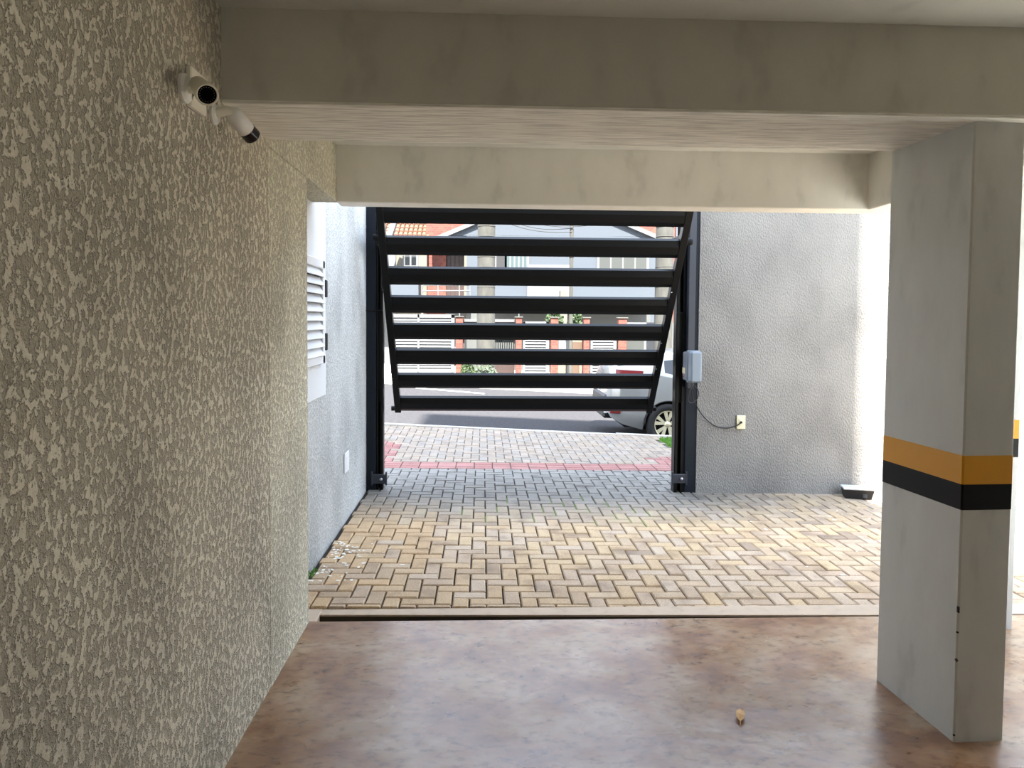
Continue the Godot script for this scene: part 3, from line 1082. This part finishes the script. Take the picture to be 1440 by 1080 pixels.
func build_car() -> void:
	var paint := mat(Color(0.50, 0.505, 0.50), 0.28, 0.3)
	paint.clearcoat_enabled = true
	paint.clearcoat = 1.0
	paint.clearcoat_roughness = 0.05
	var glass := mat(Color(0.07, 0.08, 0.09), 0.06)
	var tyre := mat(Color(0.06, 0.06, 0.065), 0.75)
	var alloy := mat(Color(0.82, 0.79, 0.68), 0.3, 0.55)
	var trim := mat(Color(0.09, 0.09, 0.10), 0.5)
	var red := mat(Color(0.40, 0.03, 0.05), 0.35)
	var chrome := mat(Color(0.8, 0.8, 0.82), 0.15, 0.9)
	var zc := 12.12
	var x0 := 1.97
	var car := thing("car", "silver hatchback parked at the kerb beyond the gate", "car", V(x0, road_y(x0 + 0.96), zc))
	car.rotation.z = -0.045
	car.position.y += 0.0
	# lofted body, both sides: columns of (half width, height)
	var us := []
	var u := 0.0
	while u < 4.35:
		us.append(u)
		u += 0.03 if (u < 1.5 or (u > 3.1 and u < 4.05)) else 0.06
	us.append(4.35)
	var cols := []
	for q in us:
		var lo := car_low(q)
		var be := car_belt(q)
		var to := maxf(car_top(q), be + 0.01)
		var hw := car_half(q)
		var col := []
		for k in 9:
			var t := k / 8.0
			var y := lerpf(lo, be, t)
			var bulge := 1.0 - 0.05 * pow(absf(y - 0.72) / 0.45, 2.0)
			if y < 0.35:
				bulge -= 0.04 * (0.35 - y) / 0.15
			col.append(Vector2(hw * bulge, y))
		var w0: float = col[-1].x
		var rise := to - be
		col.append(Vector2(w0 - 0.03, be + 0.012))
		var inset := minf(0.22, rise * 0.42)
		for k in 4:
			var t := (k + 1) / 4.0
			col.append(Vector2(w0 - 0.04 - inset * t, be + 0.012 + (rise - 0.06 if rise > 0.1 else rise * 0.3) * t))
		var wt: float = col[-1].x
		for k in 4:
			var t := (k + 1) / 4.0
			col.append(Vector2(wt * (1.0 - t), lerpf(col[13].y, to, sin(t * PI / 2))))
		cols.append(col)
	var side := begin()
	var green := begin()
	side.set_smooth_group(0)
	green.set_smooth_group(0)
	for i in us.size() - 1:
		var mid: float = (us[i] + us[i + 1]) / 2
		for s in [-1.0, 1.0]:
			for k in cols[0].size() - 1:
				var a: Vector2 = cols[i][k]
				var b: Vector2 = cols[i + 1][k]
				var c: Vector2 = cols[i + 1][k + 1]
				var d: Vector2 = cols[i][k + 1]
				var pts := [V(us[i], a.y, -a.x * s), V(us[i + 1], b.y, -b.x * s), V(us[i + 1], c.y, -c.x * s), V(us[i], d.y, -d.x * s)]
				var st := side
				if k >= 9 and k <= 12 and mid > 0.88 and mid < 3.1 and not (mid > 1.28 and mid < 1.36) and not (mid > 2.0 and mid < 2.1):
					if k < 12 or mid > 1.2:
						st = green
				if k >= 13 and ((mid > 0.16 and mid < 0.62) or (mid > 2.55 and mid < 3.3)):
					st = green
				face(st, pts, (pts[0] + pts[2]) * 0.5 - V((us[i] + us[i + 1]) / 2, 0.75, 0) )
	# ends
	for e in [0, us.size() - 1]:
		var poly := []
		for k in cols[e].size():
			poly.append(V(us[e], cols[e][k].y, -cols[e][k].x))
		for k in range(cols[e].size() - 2, -1, -1):
			poly.append(V(us[e], cols[e][k].y, cols[e][k].x))
		face(side, poly, Vector3.LEFT if e == 0 else Vector3.RIGHT)
	put("body", done(side), paint, car)
	put("window_glass", done(green), glass, car)
	# dark underside and wheel housings
	var st := begin()
	bx(st, 0.25, 4.15, 0.24, 0.55, -0.72, 0.72, 0.05)
	put("underbody", done(st), trim, car)
	for w in [0.96, 3.57]:
		for s in [-1.0, 1.0]:
			st = begin()
			var outer := arc(Vector2(w, 0.335), 0.395, 0.0, PI, 20)
			var inner := arc(Vector2(w, 0.335), 0.37, PI, 0.0, 20)
			outer.append_array(inner)
			prism(st, outer, V(0, 0, s * 0.865 - (0.0)), Vector3.RIGHT, Vector3.UP, V(0, 0, s * 0.018))
			put("wheel_arch", done(st), trim, car)
			st = begin()
			var d: Vector3 = V(0, 0, s)
			lathe(st, [Vector2(0.20, -0.09), Vector2(0.30, -0.10), Vector2(0.328, -0.085), Vector2(0.335, -0.05), Vector2(0.335, 0.05), Vector2(0.328, 0.085), Vector2(0.30, 0.10), Vector2(0.225, 0.092), Vector2(0.218, 0.06)], V(w, 0.335, s * 0.78), d, 40)
			var wh := put("wheel", done(st), tyre, car)
			st = begin()
			var ctr := V(w, 0.335, s * 0.78)
			lathe(st, [Vector2(0.205, 0.082), Vector2(0.222, 0.095), Vector2(0.214, 0.09), Vector2(0.20, 0.03), Vector2(0.20, -0.05)], ctr, d, 40)
			lathe(st, [Vector2(0, 0.075), Vector2(0.03, 0.074), Vector2(0.05, 0.06), Vector2(0.06, 0.03)], ctr, d, 20)
			for k in 5:
				var a := TAU * k / 5.0 + 0.3
				for q in [-0.15, 0.15]:
					var dir0 := Vector3(cos(a + q * 0.6), sin(a + q * 0.6), 0)
					var dir1 := Vector3(cos(a + q * 1.7), sin(a + q * 1.7), 0)
					var p0: Vector3 = ctr + dir0 * 0.045 + d * 0.06
					var p1: Vector3 = ctr + dir1 * 0.21 + d * 0.08
					var ud := (p1 - p0).normalized()
					var sdv := ud.cross(d).normalized()
					var poly := PackedVector2Array([Vector2(0, -0.016), Vector2(0.17, -0.031), Vector2(0.17, 0.031), Vector2(0, 0.016)])
					prism(st, poly, p0, ud, sdv, d * -0.025)
			put("alloy_rim", done(st), alloy, wh)
			st = begin()
			lathe(st, [Vector2(0.0, -0.03), Vector2(0.2, -0.03), Vector2(0.2, -0.06)], ctr, d, 24)
			put("brake_disc", done(st), trim, wh)
	# lamps and rear trim
	for s in [-1.0, 1.0]:
		st = begin()
		st.set_smooth_group(0)
		for i in 12:
			for k in 4:
				var pts := []
				for c in [[0, 0], [1, 0], [1, 1], [0, 1]]:
					var uu := lerpf(0.10, 0.52, (i + c[0]) / 12.0)
					var yb := lerpf(0.90, 1.08, clampf((uu - 0.1) / 0.42, 0.0, 1.0))
					var yy := lerpf(yb, 1.165, (k + c[1]) / 4.0)
					pts.append(V(uu, yy, s * (car_half(uu) * (1.0 - 0.05 * pow(absf(yy - 0.72) / 0.45, 2.0)) + 0.008)))
				face(st, pts, V(-0.3, 0, s))
		put("tail_light", done(st), red, car)
		st = begin()
		bx(st, 0.03, 0.2, 0.47, 0.54, s * 0.70, s * 0.845, 0.01)
		put("reflector", done(st), red, car)
		st = begin()
		cbox(st, V(2.85, 1.05, s * 1.0), Vector3(0.12, 0.13, 0.2), 0.03)
		put("wing_mirror", done(st), paint, car)
	st = begin()
	bx(st, -0.04, 0.3, 0.36, 0.74, -0.60, 0.60, 0.03)
	put("rear_bumper", done(st), trim, car)
	st = begin()
	bx(st, -0.035, 0.02, 0.44, 0.47, -0.66, 0.66, 0.01)
	put("bumper_strip", done(st), chrome, car)
	for s in [-1.0, 1.0]:
		st = begin()
		bx(st, 1.55, 1.72, 0.98, 1.0, s * 0.885, s * 0.915, 0.006)
		put("door_handle", done(st), chrome, car)

# ------------------------------------------------------------------ across the street
# point seen at pixel (px, py) of the 1440 x 1080 frame, at forward depth zf
func at(px: float, py: float, zf: float) -> Vector3:
	var d := cam.basis * Vector3((px - 720.0) / FOCAL, -(py - 491.96) / FOCAL, -1.0)
	return cam.position + d * (zf / -d.z)

func X(px: float, zf: float, py := 420.0) -> float:
	return at(px, py, zf).x

func Y(py: float, zf: float, px := 720.0) -> float:
	return at(px, py, zf).y

func brick_tex() -> ImageTexture:
	var im := Image.create(256, 256, false, Image.FORMAT_RGB8)
	var r := RandomNumberGenerator.new()
	r.seed = 3
	im.fill(Color(0.30, 0.23, 0.20))
	for row in 16:
		for c in 9:
			var k := r.randf_range(-0.06, 0.06)
			im.fill_rect(Rect2i(c * 32 - (16 if row % 2 else 0) + 1, row * 16 + 1, 30, 14), Color(0.36 + k, 0.165 + k * 0.6, 0.12 + k * 0.4))
	return ImageTexture.create_from_image(im)

func build_far_side() -> void:
	var brickm := mat(Color(1, 1, 1), 0.85)
	brickm.albedo_texture = brick_tex()
	tri(brickm, Vector3(0.9, 0.9, 0.9))
	var white := mat(Color(0.299, 0.303, 0.308), 0.7)
	var cream := mat(Color(0.328, 0.311, 0.272), 0.8)
	var blue := mat(Color(0.207, 0.231, 0.258), 0.8)
	var tilem := mat(Color(0.325, 0.200, 0.120), 0.8)
	var brown := mat(Color(0.156, 0.090, 0.068), 0.6)
	var glass := mat(Color(0.054, 0.069, 0.076), 0.1)
	var curtain := mat(Color(0.162, 0.217, 0.223), 0.8)
	var curtain_grey := mat(Color(0.163, 0.173, 0.163), 0.8)
	var dark := mat(Color(0.068, 0.068, 0.076), 0.7)
	var grey := mat(Color(0.255, 0.261, 0.255), 0.8)
	var wood := mat(Color(0.246, 0.178, 0.120), 0.7)
	var conc := mat(Color(0.249, 0.245, 0.224), 0.9)
	conc.albedo_texture = ntex(noise(0.02, 4, 81), [[0.0, 0.78], [1.0, 1.0]], 256)
	tri(conc, Vector3(1, 0.4, 1))
	var green := mat(Color(0.129, 0.200, 0.049), 0.7)
	var pale_green := mat(Color(0.263, 0.298, 0.236), 0.6)
	var st: SurfaceTool
	var zh := 25.0
	var zw := 20.9
	# ---- left house, cream with a tiled roof
	var g := road_y(-3.0) + 0.1
	var h1 := thing("house", "cream house with orange tiled roof across the street", "house", V(-3.0, g, zh))
	var rel := func(o: Node3D, x0: float, x1: float, y0: float, y1: float, z0: float, z1: float, ch := 0.0) -> ArrayMesh:
		return boxmesh(x0 - o.position.x, x1 - o.position.x, y0 - o.position.y, y1 - o.position.y, z0 + o.position.z, z1 + o.position.z, ch)
	var xl := X(600, zh)
	put("front_wall", rel.call(h1, -9.0, xl, g, Y(344, zh), zh, zh + 5.0), cream, h1)
	put("side_panel", rel.call(h1, -9.0, X(557, zh), g, Y(344, zh), zh - 0.12, zh), white, h1)
	put("balcony_slab", rel.call(h1, -9.0, X(592, zh), Y(432, zh), Y(392, zh), zh - 1.0, zh), blue, h1)
	var wx0 := X(568.5, zh)
	var wx1 := X(586.5, zh)
	var win := put("window", rel.call(h1, wx0 - 0.05, wx1 + 0.05, Y(376, zh), Y(354, zh), zh - 0.06, zh + 0.02), white, h1)
	for k in 2:
		var a := lerpf(wx0, wx1, k * 0.5) + 0.03
		var b := lerpf(wx0, wx1, k * 0.5 + 0.5) - 0.03
		put("pane", rel.call(h1, a, b, Y(374, zh), Y(363, zh), zh - 0.075, zh - 0.05), glass, win)
		put("pane", rel.call(h1, a, b, Y(361.5, zh), Y(356, zh), zh - 0.075, zh - 0.05), grey, win)
	# roof of pan tiles
	st = begin()
	var e0 := V(-9.0, Y(342, zh), zh - 0.25) - h1.position
	var rise := Y(296, zh) - Y(342, zh)
	var run := 2.0
	var rl := Vector3(0, rise, -run)
	var span := xl + 0.05 - -9.0
	face(st, [e0, e0 + Vector3(span, 0, 0), e0 + Vector3(span, 0, 0) + rl, e0 + rl], Vector3(0, 1, 0.5))
	put("roof", done(st), tilem, h1)
	st = begin()
	var rows := 7
	var nt := int(span / 0.16)
	for r in rows:
		for k in nt:
			var p := e0 + Vector3(0.08 + k * 0.16, 0.02, 0) + rl * (float(r) / rows)
			var q := p + rl / rows * 1.1 + Vector3(0, -0.015, 0)
			tube(st, [p + Vector3(0, 0.02, 0), q], 0.075, 6, true)
	put("roof_tiles", done(st), tilem, h1, "stuff")
	st = begin()
	var ra := at(546, 334, zh - 1.2) - h1.position
	var rb := at(559, 296, zh - 1.2) - h1.position
	var ru := (rb - ra).normalized()
	prism(st, PackedVector2Array([Vector2(-0.3, -0.09), Vector2(ra.distance_to(rb), -0.09), Vector2(ra.distance_to(rb), 0.09), Vector2(-0.3, 0.09)]), ra, ru, ru.cross(Vector3.BACK).normalized(), V(0, 0, 0.3))
	put("gable_board", done(st), white, h1)
	# ---- brick house
	var h2 := thing("house", "narrow red brick house front with brown door above balcony", "house", V(X(612, zh), g, zh + 0.3))
	var za := zh + 0.3
	put("front_wall", rel.call(h2, X(599, za), X(627, za), g, Y(290, za), za, za + 4.0), brickm, h2)
	put("upper_wall", rel.call(h2, X(627, za), X(656, za), Y(353, za), Y(300, za), za, za + 4.0), brickm, h2)
	put("side_jamb", rel.call(h2, X(652.5, za), X(657, za), g, Y(353, za), za - 0.1, za + 4.0), cream, h2)
	var dr := put("door", rel.call(h2, X(627, za), X(652.5, za), Y(420, za), Y(353, za), za + 0.15, za + 0.3), brown, h2)
	for k in 4:
		put("door_board", rel.call(h2, X(628 + k * 6, za), X(633 + k * 6, za), Y(419, za), Y(354, za), za + 0.12, za + 0.16), brown, dr)
	put("balcony_slab", rel.call(h2, X(593, za - 0.9), X(662, za - 0.9), Y(424, za), Y(418, za), za - 1.0, zh - 0.02), white, h2)
	put("lower_wall", rel.call(h2, X(627, za), X(656, za), g, Y(424, za), za, za + 4.0), white, h2)
	st = begin()
	for yy in [401.0, 409.0]:
		var a := at(594, yy, za - 0.95) - h2.position
		var b := at(661, yy, za - 0.95) - h2.position
		tube(st, [a, b], 0.025, 6)
	for px in [594.0, 616.0, 646.0, 661.0]:
		tube(st, [at(px, 400, za - 0.95) - h2.position, at(px, 419, za - 0.95) - h2.position], 0.025, 6)
	put("railing", done(st), white, h2)
	# ---- wide white gabled house
	var zc := zh - 0.2
	var h3 := thing("house", "wide pale blue gabled house with curtained windows behind poles", "house", V(X(780, zc), g - 0.2, zc))
	var gx0 := X(656, zc)
	var gx1 := X(921, zc)
	put("front_wall", rel.call(h3, gx0, gx1, g - 0.4, Y(331, zc), zc, zc + 5.0), blue, h3)
	st = begin()
	var pl := at(622, 331, zc) - h3.position
	var pr := at(925, 333, zc) - h3.position
	var pk := at(772, 268, zc) - h3.position
	var tcut := (gx0 - h3.position.x - pl.x) / (pk.x - pl.x)
	var cut := Vector2(gx0 - h3.position.x, lerpf(pl.y, pk.y, tcut))
	prism(st, PackedVector2Array([Vector2(cut.x, pl.y), Vector2(pr.x, pr.y), Vector2(pk.x, pk.y), cut]), V(0, 0, 0), Vector3.RIGHT, Vector3.UP, V(0, 0, 5.0))
	prism(st, PackedVector2Array([Vector2(pl.x, pl.y), Vector2(cut.x, pl.y), cut]), V(0, 0, 0), Vector3.RIGHT, Vector3.UP, V(0, 0, 0.3))
	put("gable_wall", done(st), blue, h3)
	for e in [[pl, pk], [pr, pk]]:
		st = begin()
		var d: Vector3 = (e[1] - e[0])
		var L := d.length()
		d = d.normalized()
		var up := d.cross(Vector3.BACK).normalized()
		if up.y < 0:
			up = -up
		prism(st, PackedVector2Array([Vector2(-0.4, -0.10), Vector2(L + 0.03, -0.10), Vector2(L + 0.03, 0.04), Vector2(-0.4, 0.04)]), e[0] - V(0, 0, 0.12), d, up, V(0, 0, 0.45))
		put("roof_edge", done(st), white, h3)
	put("balcony_slab", rel.call(h3, X(690, zc - 1.2), X(921, zc - 1.2), Y(432, zc), Y(418, zc), zc - 1.2, zc), white, h3)
	st = begin()
	bx(st, X(741, zc) - h3.position.x, X(800, zc) - h3.position.x, Y(418, zc) - h3.position.y, Y(372, zc) - h3.position.y, -0.10, 0.0)
	put("balcony_curtain", done(st), white, h3)
	var wins := [[696.5, 710.5, 352.0, 382.0, 1, dark], [711.0, 741.0, 352.0, 384.0, 5, curtain], [841.0, 909.0, 357.0, 384.0, 4, curtain_grey]]
	for w in wins:
		var a: float = X(w[0], zc)
		var b: float = X(w[1], zc)
		var wn := put("window", rel.call(h3, a - 0.06, b + 0.06, Y(w[3] + 1.5, zc), Y(w[2] - 1.5, zc), zc - 0.05, zc + 0.02), white, h3)
		for k in w[4]:
			put("pane", rel.call(h3, lerpf(a, b, float(k) / w[4]) + 0.03, lerpf(a, b, (k + 1.0) / w[4]) - 0.03, Y(w[3], zc), Y(w[2], zc), zc - 0.07, zc - 0.045), w[5], wn)
	put("porch_recess", rel.call(h3, X(656, zc), X(915, zc), g - 0.2, Y(433, zc), zc - 0.02, zc + 0.05), grey, h3)
	put("porch_column", rel.call(h3, X(787, zc - 1.0), X(797, zc - 1.0), g - 0.3, Y(410, zc), zc - 1.2, zc - 0.9), cream, h3)
	# ---- brick house to the right behind
	var h4 := thing("house", "red brick gable showing above the white house's right roof", "house", V(X(930, 27.0), g - 0.3, 27.0))
	put("front_wall", rel.call(h4, X(880, 27.0), X(985, 27.0), g - 0.5, Y(280, 27.0), 27.0, 31.0), brickm, h4)
	put("corner_trim", rel.call(h4, X(951, 27.0), X(957, 27.0), g - 0.5, Y(280, 27.0), 26.9, 27.02), dark, h4)
	# ---- boundary: brick piers, louvred gates
	var piers := [[641.0, 651.0], [725.0, 733.5], [774.0, 784.5], [820.0, 828.5], [868.5, 880.5]]
	var plabels := ["brick pier between white louvred gate and front utility pole", "brick pier at the left end of middle louvred gate", "brick pier at the right end of middle louvred gate", "brick pier left of the third louvred gate", "rough stone-faced brick pier behind the parked car"]
	for i in piers.size():
		var a := X(piers[i][0], zw, 480)
		var b := X(piers[i][1], zw, 480)
		var c := (a + b) / 2
		var o := thing("brick_pier", plabels[i], "pier", V(c, road_y(c) + 0.1, zw), "brick piers along the far sidewalk")
		put("shaft", rel.call(o, a, b, road_y(c) + 0.1, Y(447, zw), zw - 0.1, zw + 0.12, 0.01), brickm, o)
		put("cap", rel.call(o, a - 0.03, b + 0.03, Y(447, zw), Y(445, zw), zw - 0.13, zw + 0.15, 0.01), conc, o)
		if i < 2:
			st = begin()
			tube(st, [V(0, Y(445, zw) - o.position.y, 0), V(0, Y(434, zw) - o.position.y, 0)], 0.02, 6)
			put("fence_wire_post", done(st), white, o)
	var gates := [[548.0, 641.0, 443.0], [733.5, 774.0, 452.0], [828.5, 868.5, 470.0]]
	var glabels := ["wide white louvred gate at the left beside brick pier", "white louvred gate between the two middle brick piers", "white louvred gate left of the parked car"]
	for i in 3:
		var a := X(gates[i][0], zw, 480) + 0.035
		var b := X(gates[i][1], zw, 480) - 0.035
		var c := (a + b) / 2
		var gb := road_y(c) + 0.16
		var top := Y(gates[i][2], zw)
		var o := thing("louvred_gate", glabels[i], "gate", V(c, gb, zw), "white louvred gates across the street")
		st = begin()
		bx(st, a - c, a - c + 0.07, 0, top - gb, -0.04, 0.04, 0.005)
		bx(st, b - c - 0.10, b - c, 0, top - gb, -0.04, 0.04, 0.005)
		bx(st, a - c, b - c, top - gb - 0.10, top - gb, -0.04, 0.04, 0.005)
		bx(st, a - c, b - c, 0, 0.08, -0.04, 0.04, 0.005)
		if i == 0:
			var mx := X(588.5, zw, 480) - c
			bx(st, mx - 0.03, mx + 0.03, 0, top - gb, -0.04, 0.04, 0.005)
		put("frame", done(st), white, o)
		st = begin()
		var y := 0.12
		while y < top - gb - 0.12:
			cbox(st, V(0, y, 0.0), Vector3(b - a - 0.1, 0.012, 0.098), 0.0, Basis(Vector3.RIGHT, deg_to_rad(60)))
			y += 0.085
		put("louvre_slats", done(st), white, o, "stuff")
		put("backing", boxmesh(a - c + 0.05, b - c - 0.05, 0.06, top - gb - 0.06, 0.06, 0.07), white, o)
	# low wall sections with window bars between the piers
	var lw := thing("front_wall", "grey low wall with dark barred opening behind front pole", "wall", V(X(688, zw), road_y(0.5) + 0.1, zw + 0.3), "", "structure")
	put("panel", rel.call(lw, X(651, zw), X(725, zw), road_y(0.5) + 0.1, Y(452, zw), zw + 0.35, zw + 0.5), grey, lw)
	put("dark_opening", rel.call(lw, X(653, zw), X(656, zw), road_y(0.5) + 0.1, Y(470, zw), zw + 0.28, zw + 0.36), dark, lw)
	put("sill", rel.call(lw, X(651, zw), X(725, zw), Y(453, zw), Y(449, zw), zw + 0.2, zw + 0.5), white, lw)
	st = begin()
	for k in 9:
		var px := 698.0 + k * 3.2
		bx(st, X(px, zw) - lw.position.x - 0.012, X(px, zw) - lw.position.x + 0.012, Y(506, zw) - lw.position.y, Y(474, zw) - lw.position.y, -0.02, 0.02)
	bx(st, X(696, zw) - lw.position.x, X(724, zw) - lw.position.x, Y(476, zw) - lw.position.y, Y(473, zw) - lw.position.y, -0.03, 0.03)
	put("window_bars", done(st), glass, lw, "stuff")
	put("brown_skirting", rel.call(lw, X(697, zw), X(725, zw), road_y(0.5) + 0.1, Y(510, zw), zw + 0.25, zw + 0.36), brown, lw)
	var rw := thing("front_wall", "pale wall with curtained opening behind the parked car", "wall", V(X(905, zw), road_y(4.0) + 0.1, zw + 0.2), "", "structure")
	put("panel", rel.call(rw, X(880, zw), X(960, zw), road_y(5.0), Y(452, zw), zw + 0.2, zw + 0.4), white, rw)
	put("curtain_panel", rel.call(rw, X(881, zw), X(908, zw), Y(530, zw), Y(470, zw), zw + 0.14, zw + 0.22), curtain_grey, rw)
	var mw := thing("front_wall", "white wall holding meter boxes between brick piers", "wall", V(X(802, zw), road_y(2.5) + 0.1, zw + 0.2), "", "structure")
	put("panel", rel.call(mw, X(784.5, zw), X(820, zw), road_y(2.9), Y(455, zw), zw + 0.12, zw + 0.3), cream, mw)
	put("wood_hatch", rel.call(mw, X(806, zw), X(820, zw), Y(491, zw), Y(480, zw), zw + 0.06, zw + 0.14, 0.01), wood, mw)
	put("white_hatch", rel.call(mw, X(786, zw), X(803, zw), Y(493, zw), Y(472, zw), zw + 0.06, zw + 0.14, 0.01), white, mw)
	put("wood_hatch", rel.call(mw, X(805, zw), X(816, zw), Y(526, zw), Y(512, zw), zw + 0.06, zw + 0.14, 0.01), wood, mw)
	put("post", rel.call(mw, X(799, zw), X(804, zw), road_y(2.9), Y(505, zw), zw + 0.05, zw + 0.14), white, mw)
	# ---- poles
	utility_pole(conc, 671.0, 696.0, 20.1, "thick concrete utility pole in front of the brick house")
	utility_pole(conc, 921.0, 946.0, 20.1, "thick concrete utility pole behind the parked car")
	var tx := X(803, 20.3)
	var tp := thing("service_pole", "thin grey service pole in front of the pale house", "pole", V(tx, road_y(tx) + 0.1, 20.3))
	st = begin()
	tube(st, [Vector3(0, 0, 0), Vector3(0, 7.0, 0)], 0.055, 12)
	put("mast", done(st), conc, tp)
	for y in [2.3, 3.0, 3.6]:
		st = begin()
		lathe(st, [Vector2(0.056, -0.03), Vector2(0.068, -0.02), Vector2(0.068, 0.02), Vector2(0.056, 0.03)], Vector3(0, y, 0), Vector3.UP, 12)
		put("clamp", done(st), grey, tp)
	# overhead wires
	for k in 3:
		var a := V(X(684, 20.1), 4.55 + k * 0.16, 20.05)
		var b := V(tx + (0.6 if k == 2 else 0.0), 4.12 + k * 0.1, 20.25)
		var pts := []
		for i in 13:
			var t := i / 12.0
			pts.append(a.lerp(b, t) + Vector3(0, -0.18 * sin(t * PI) * (1.0 + k * 0.3), 0))
		st = begin()
		tube(st, pts, 0.011, 6)
		tag(put("overhead_wire", done(st), dark), ["lowest overhead wire between front pole and thin pole", "middle overhead wire between front pole and thin pole", "upper overhead wire reaching past the thin pole"][k], "wire")
	# ---- shrubs at the far wall
	shrub("low round green shrub at the foot of front utility pole", X(659, 20.6), 20.6, Y(511, 20.6), 0.24, green, 260)
	shrub("pale silvery spiky plant before the front utility pole", X(684, 19.45), 19.45, Y(511, 19.45), 0.30, pale_green, 300)
	shrub("green bush rising behind the middle louvred gate", X(780, 21.8), 21.8, Y(441, 21.8), 0.30, green, 260)
	shrub("green bush rising behind the wall of meter boxes", X(812, 21.8), 21.8, Y(441, 21.8), 0.28, green, 260)

func utility_pole(m: Material, p0: float, p1: float, zf: float, label: String) -> void:
	var a := X(p0, zf)
	var b := X(p1, zf)
	var c := (a + b) / 2
	var o := thing("utility_pole", label, "pole", V(c, road_y(c) + 0.1, zf), "concrete utility poles")
	var st := begin()
	var r := (b - a) / 2
	lathe(st, [Vector2(r * 1.05, 0.0), Vector2(r * 0.98, 4.2), Vector2(r * 0.75, 9.0), Vector2(0, 9.0)], Vector3.ZERO, Vector3.UP, 20)
	put("shaft", done(st), m, o)
	st = begin()
	for k in 9:
		var y := 2.6 + k * 0.28
		lathe(st, [Vector2(r * 0.98, -0.012), Vector2(r * 1.025, -0.006), Vector2(r * 1.025, 0.006), Vector2(r * 0.98, 0.012)], Vector3(0, y, 0), Vector3.UP, 20)
	put("steel_bands", done(st), m, o, "stuff")

func shrub(label: String, x: float, zf: float, top: float, r: float, m: Material, n: int) -> void:
	var base := road_y(x) + 0.12
	var o := thing("shrub", label, "shrub", V(x, base, zf))
	var h := maxf(top - base, 0.3)
	var st := begin()
	for k in 5:
		var a := TAU * k / 5.0
		tube(st, [Vector3.ZERO, Vector3(cos(a) * r * 0.3, h * 0.5, sin(a) * r * 0.3), Vector3(cos(a) * r * 0.5, h * 0.8, sin(a) * r * 0.5)], 0.012, 5)
	put("stem", done(st), m, o)
	st = begin()
	for k in n:
		var d := Vector3(rng.randfn(), rng.randfn(), rng.randfn()).normalized()
		var p := Vector3(d.x * r, h - r * 0.9 + d.y * r * 0.9, d.z * r) * Vector3(1, 1, 1) * 1.0
		p = Vector3(0, h - r, 0).lerp(p, rng.randf_range(0.5, 1.0))
		p.y = maxf(p.y, 0.04)
		var q := Basis(Vector3(rng.randfn(), rng.randfn(), rng.randfn()).normalized(), rng.randf() * TAU)
		var s := r * 0.28
		face(st, [p, p + q * Vector3(s * 0.4, s * 0.5, 0), p + q * Vector3(0, s * 1.4, 0.02), p + q * Vector3(-s * 0.4, s * 0.5, 0)], d)
	put("foliage", done(st), m, o, "stuff")

# ------------------------------------------------------------------ small litter
func build_litter() -> void:
	var st := begin()
	var o := thing("dry_leaf", "single curled dry leaf lying on the red concrete floor", "leaf", V(1.062, 0.004, 2.842))
	st = begin()
	var prof := [[0.0, 0.002], [0.012, 0.010], [0.03, 0.013], [0.05, 0.010], [0.068, 0.001]]
	for i in prof.size() - 1:
		var a: Array = prof[i]
		var b: Array = prof[i + 1]
		var ya: float = 0.004 + 0.006 * sin(a[0] * 45.0)
		var yb: float = 0.004 + 0.006 * sin(b[0] * 45.0)
		for s in [-1.0, 1.0]:
			face(st, [Vector3(0, ya, -a[0]), Vector3(s * a[1], ya + 0.003, -a[0]), Vector3(s * b[1], yb + 0.003, -b[0]), Vector3(0, yb, -b[0])], Vector3.UP)
	put("blade", done(st), M.leaf_dry, o)
	st = begin()
	tube(st, [Vector3(0, 0.003, 0.014), Vector3(0, 0.004, 0.0), Vector3(0, 0.012, -0.03)], 0.0012, 5)
	put("stalk", done(st), M.leaf_dry, o)
	o.rotation.y = -0.35
	o.scale = Vector3(1.4, 1.3, 1.45)
	# moss in the joints under the gate, weed at the white wall, paint flecks
	st = begin()
	for b in herringbone(-0.468, 4.199, -0.3, 1.75, 5.35, 6.75, 0.0):
		var w := 1.0 - absf(b[1] - 6.05) / 0.75 - absf(b[0] - 0.85) * 0.5
		if b[5] == 3 and rng.randf() < w * 0.9:
			bx(st, b[0] - 0.003, b[0] + 0.003, gy(b[0], b[1]) - 0.03, gy(b[0], b[1]) - 0.004, b[1], b[1] + b[3])
	tag(put("moss", done(st), M.moss), "thin green moss growing in the driveway paver joints", "moss", "", "stuff")
	var wd := thing("weed", "tiny green weed at the foot of the white wall", "weed", V(-1.075, gy(-1.0, 4.55), 4.55))
	st = begin()
	for k in 26:
		var a := rng.randf() * TAU
		var L := rng.randf_range(0.02, 0.05)
		var p := V(rng.randf_range(-0.01, 0.02), 0, rng.randf_range(-0.08, 0.12))
		var d := Vector3(cos(a) * 0.6, 1.0, sin(a) * 0.6).normalized() * L
		var sd := Vector3(-sin(a), 0, cos(a)) * 0.007
		face(st, [p, p + d * 0.5 + sd, p + d, p + d * 0.5 - sd], Vector3(cos(a), 0.3, sin(a)))
	put("leaves", done(st), M.weed, wd, "stuff")
	st = begin()
	for k in 90:
		var zf := rng.randf_range(4.45, 5.25)
		var x := -1.06 + absf(rng.randfn(0.0, 0.16))
		if rng.randf() < 0.25:
			x = rng.randf_range(2.1, 3.4)
			zf = rng.randf_range(4.6, 6.6)
		var s := rng.randf_range(0.006, 0.022)
		cbox(st, V(x, gy(x, zf) + 0.0015, zf), Vector3(s * 1.6, 0.003, s), 0.001, Basis(Vector3.UP, rng.randf() * TAU))
	tag(put("paint_flecks", done(st), M.fleck), "scattered white paint flecks on the driveway bricks", "debris", "", "stuff")
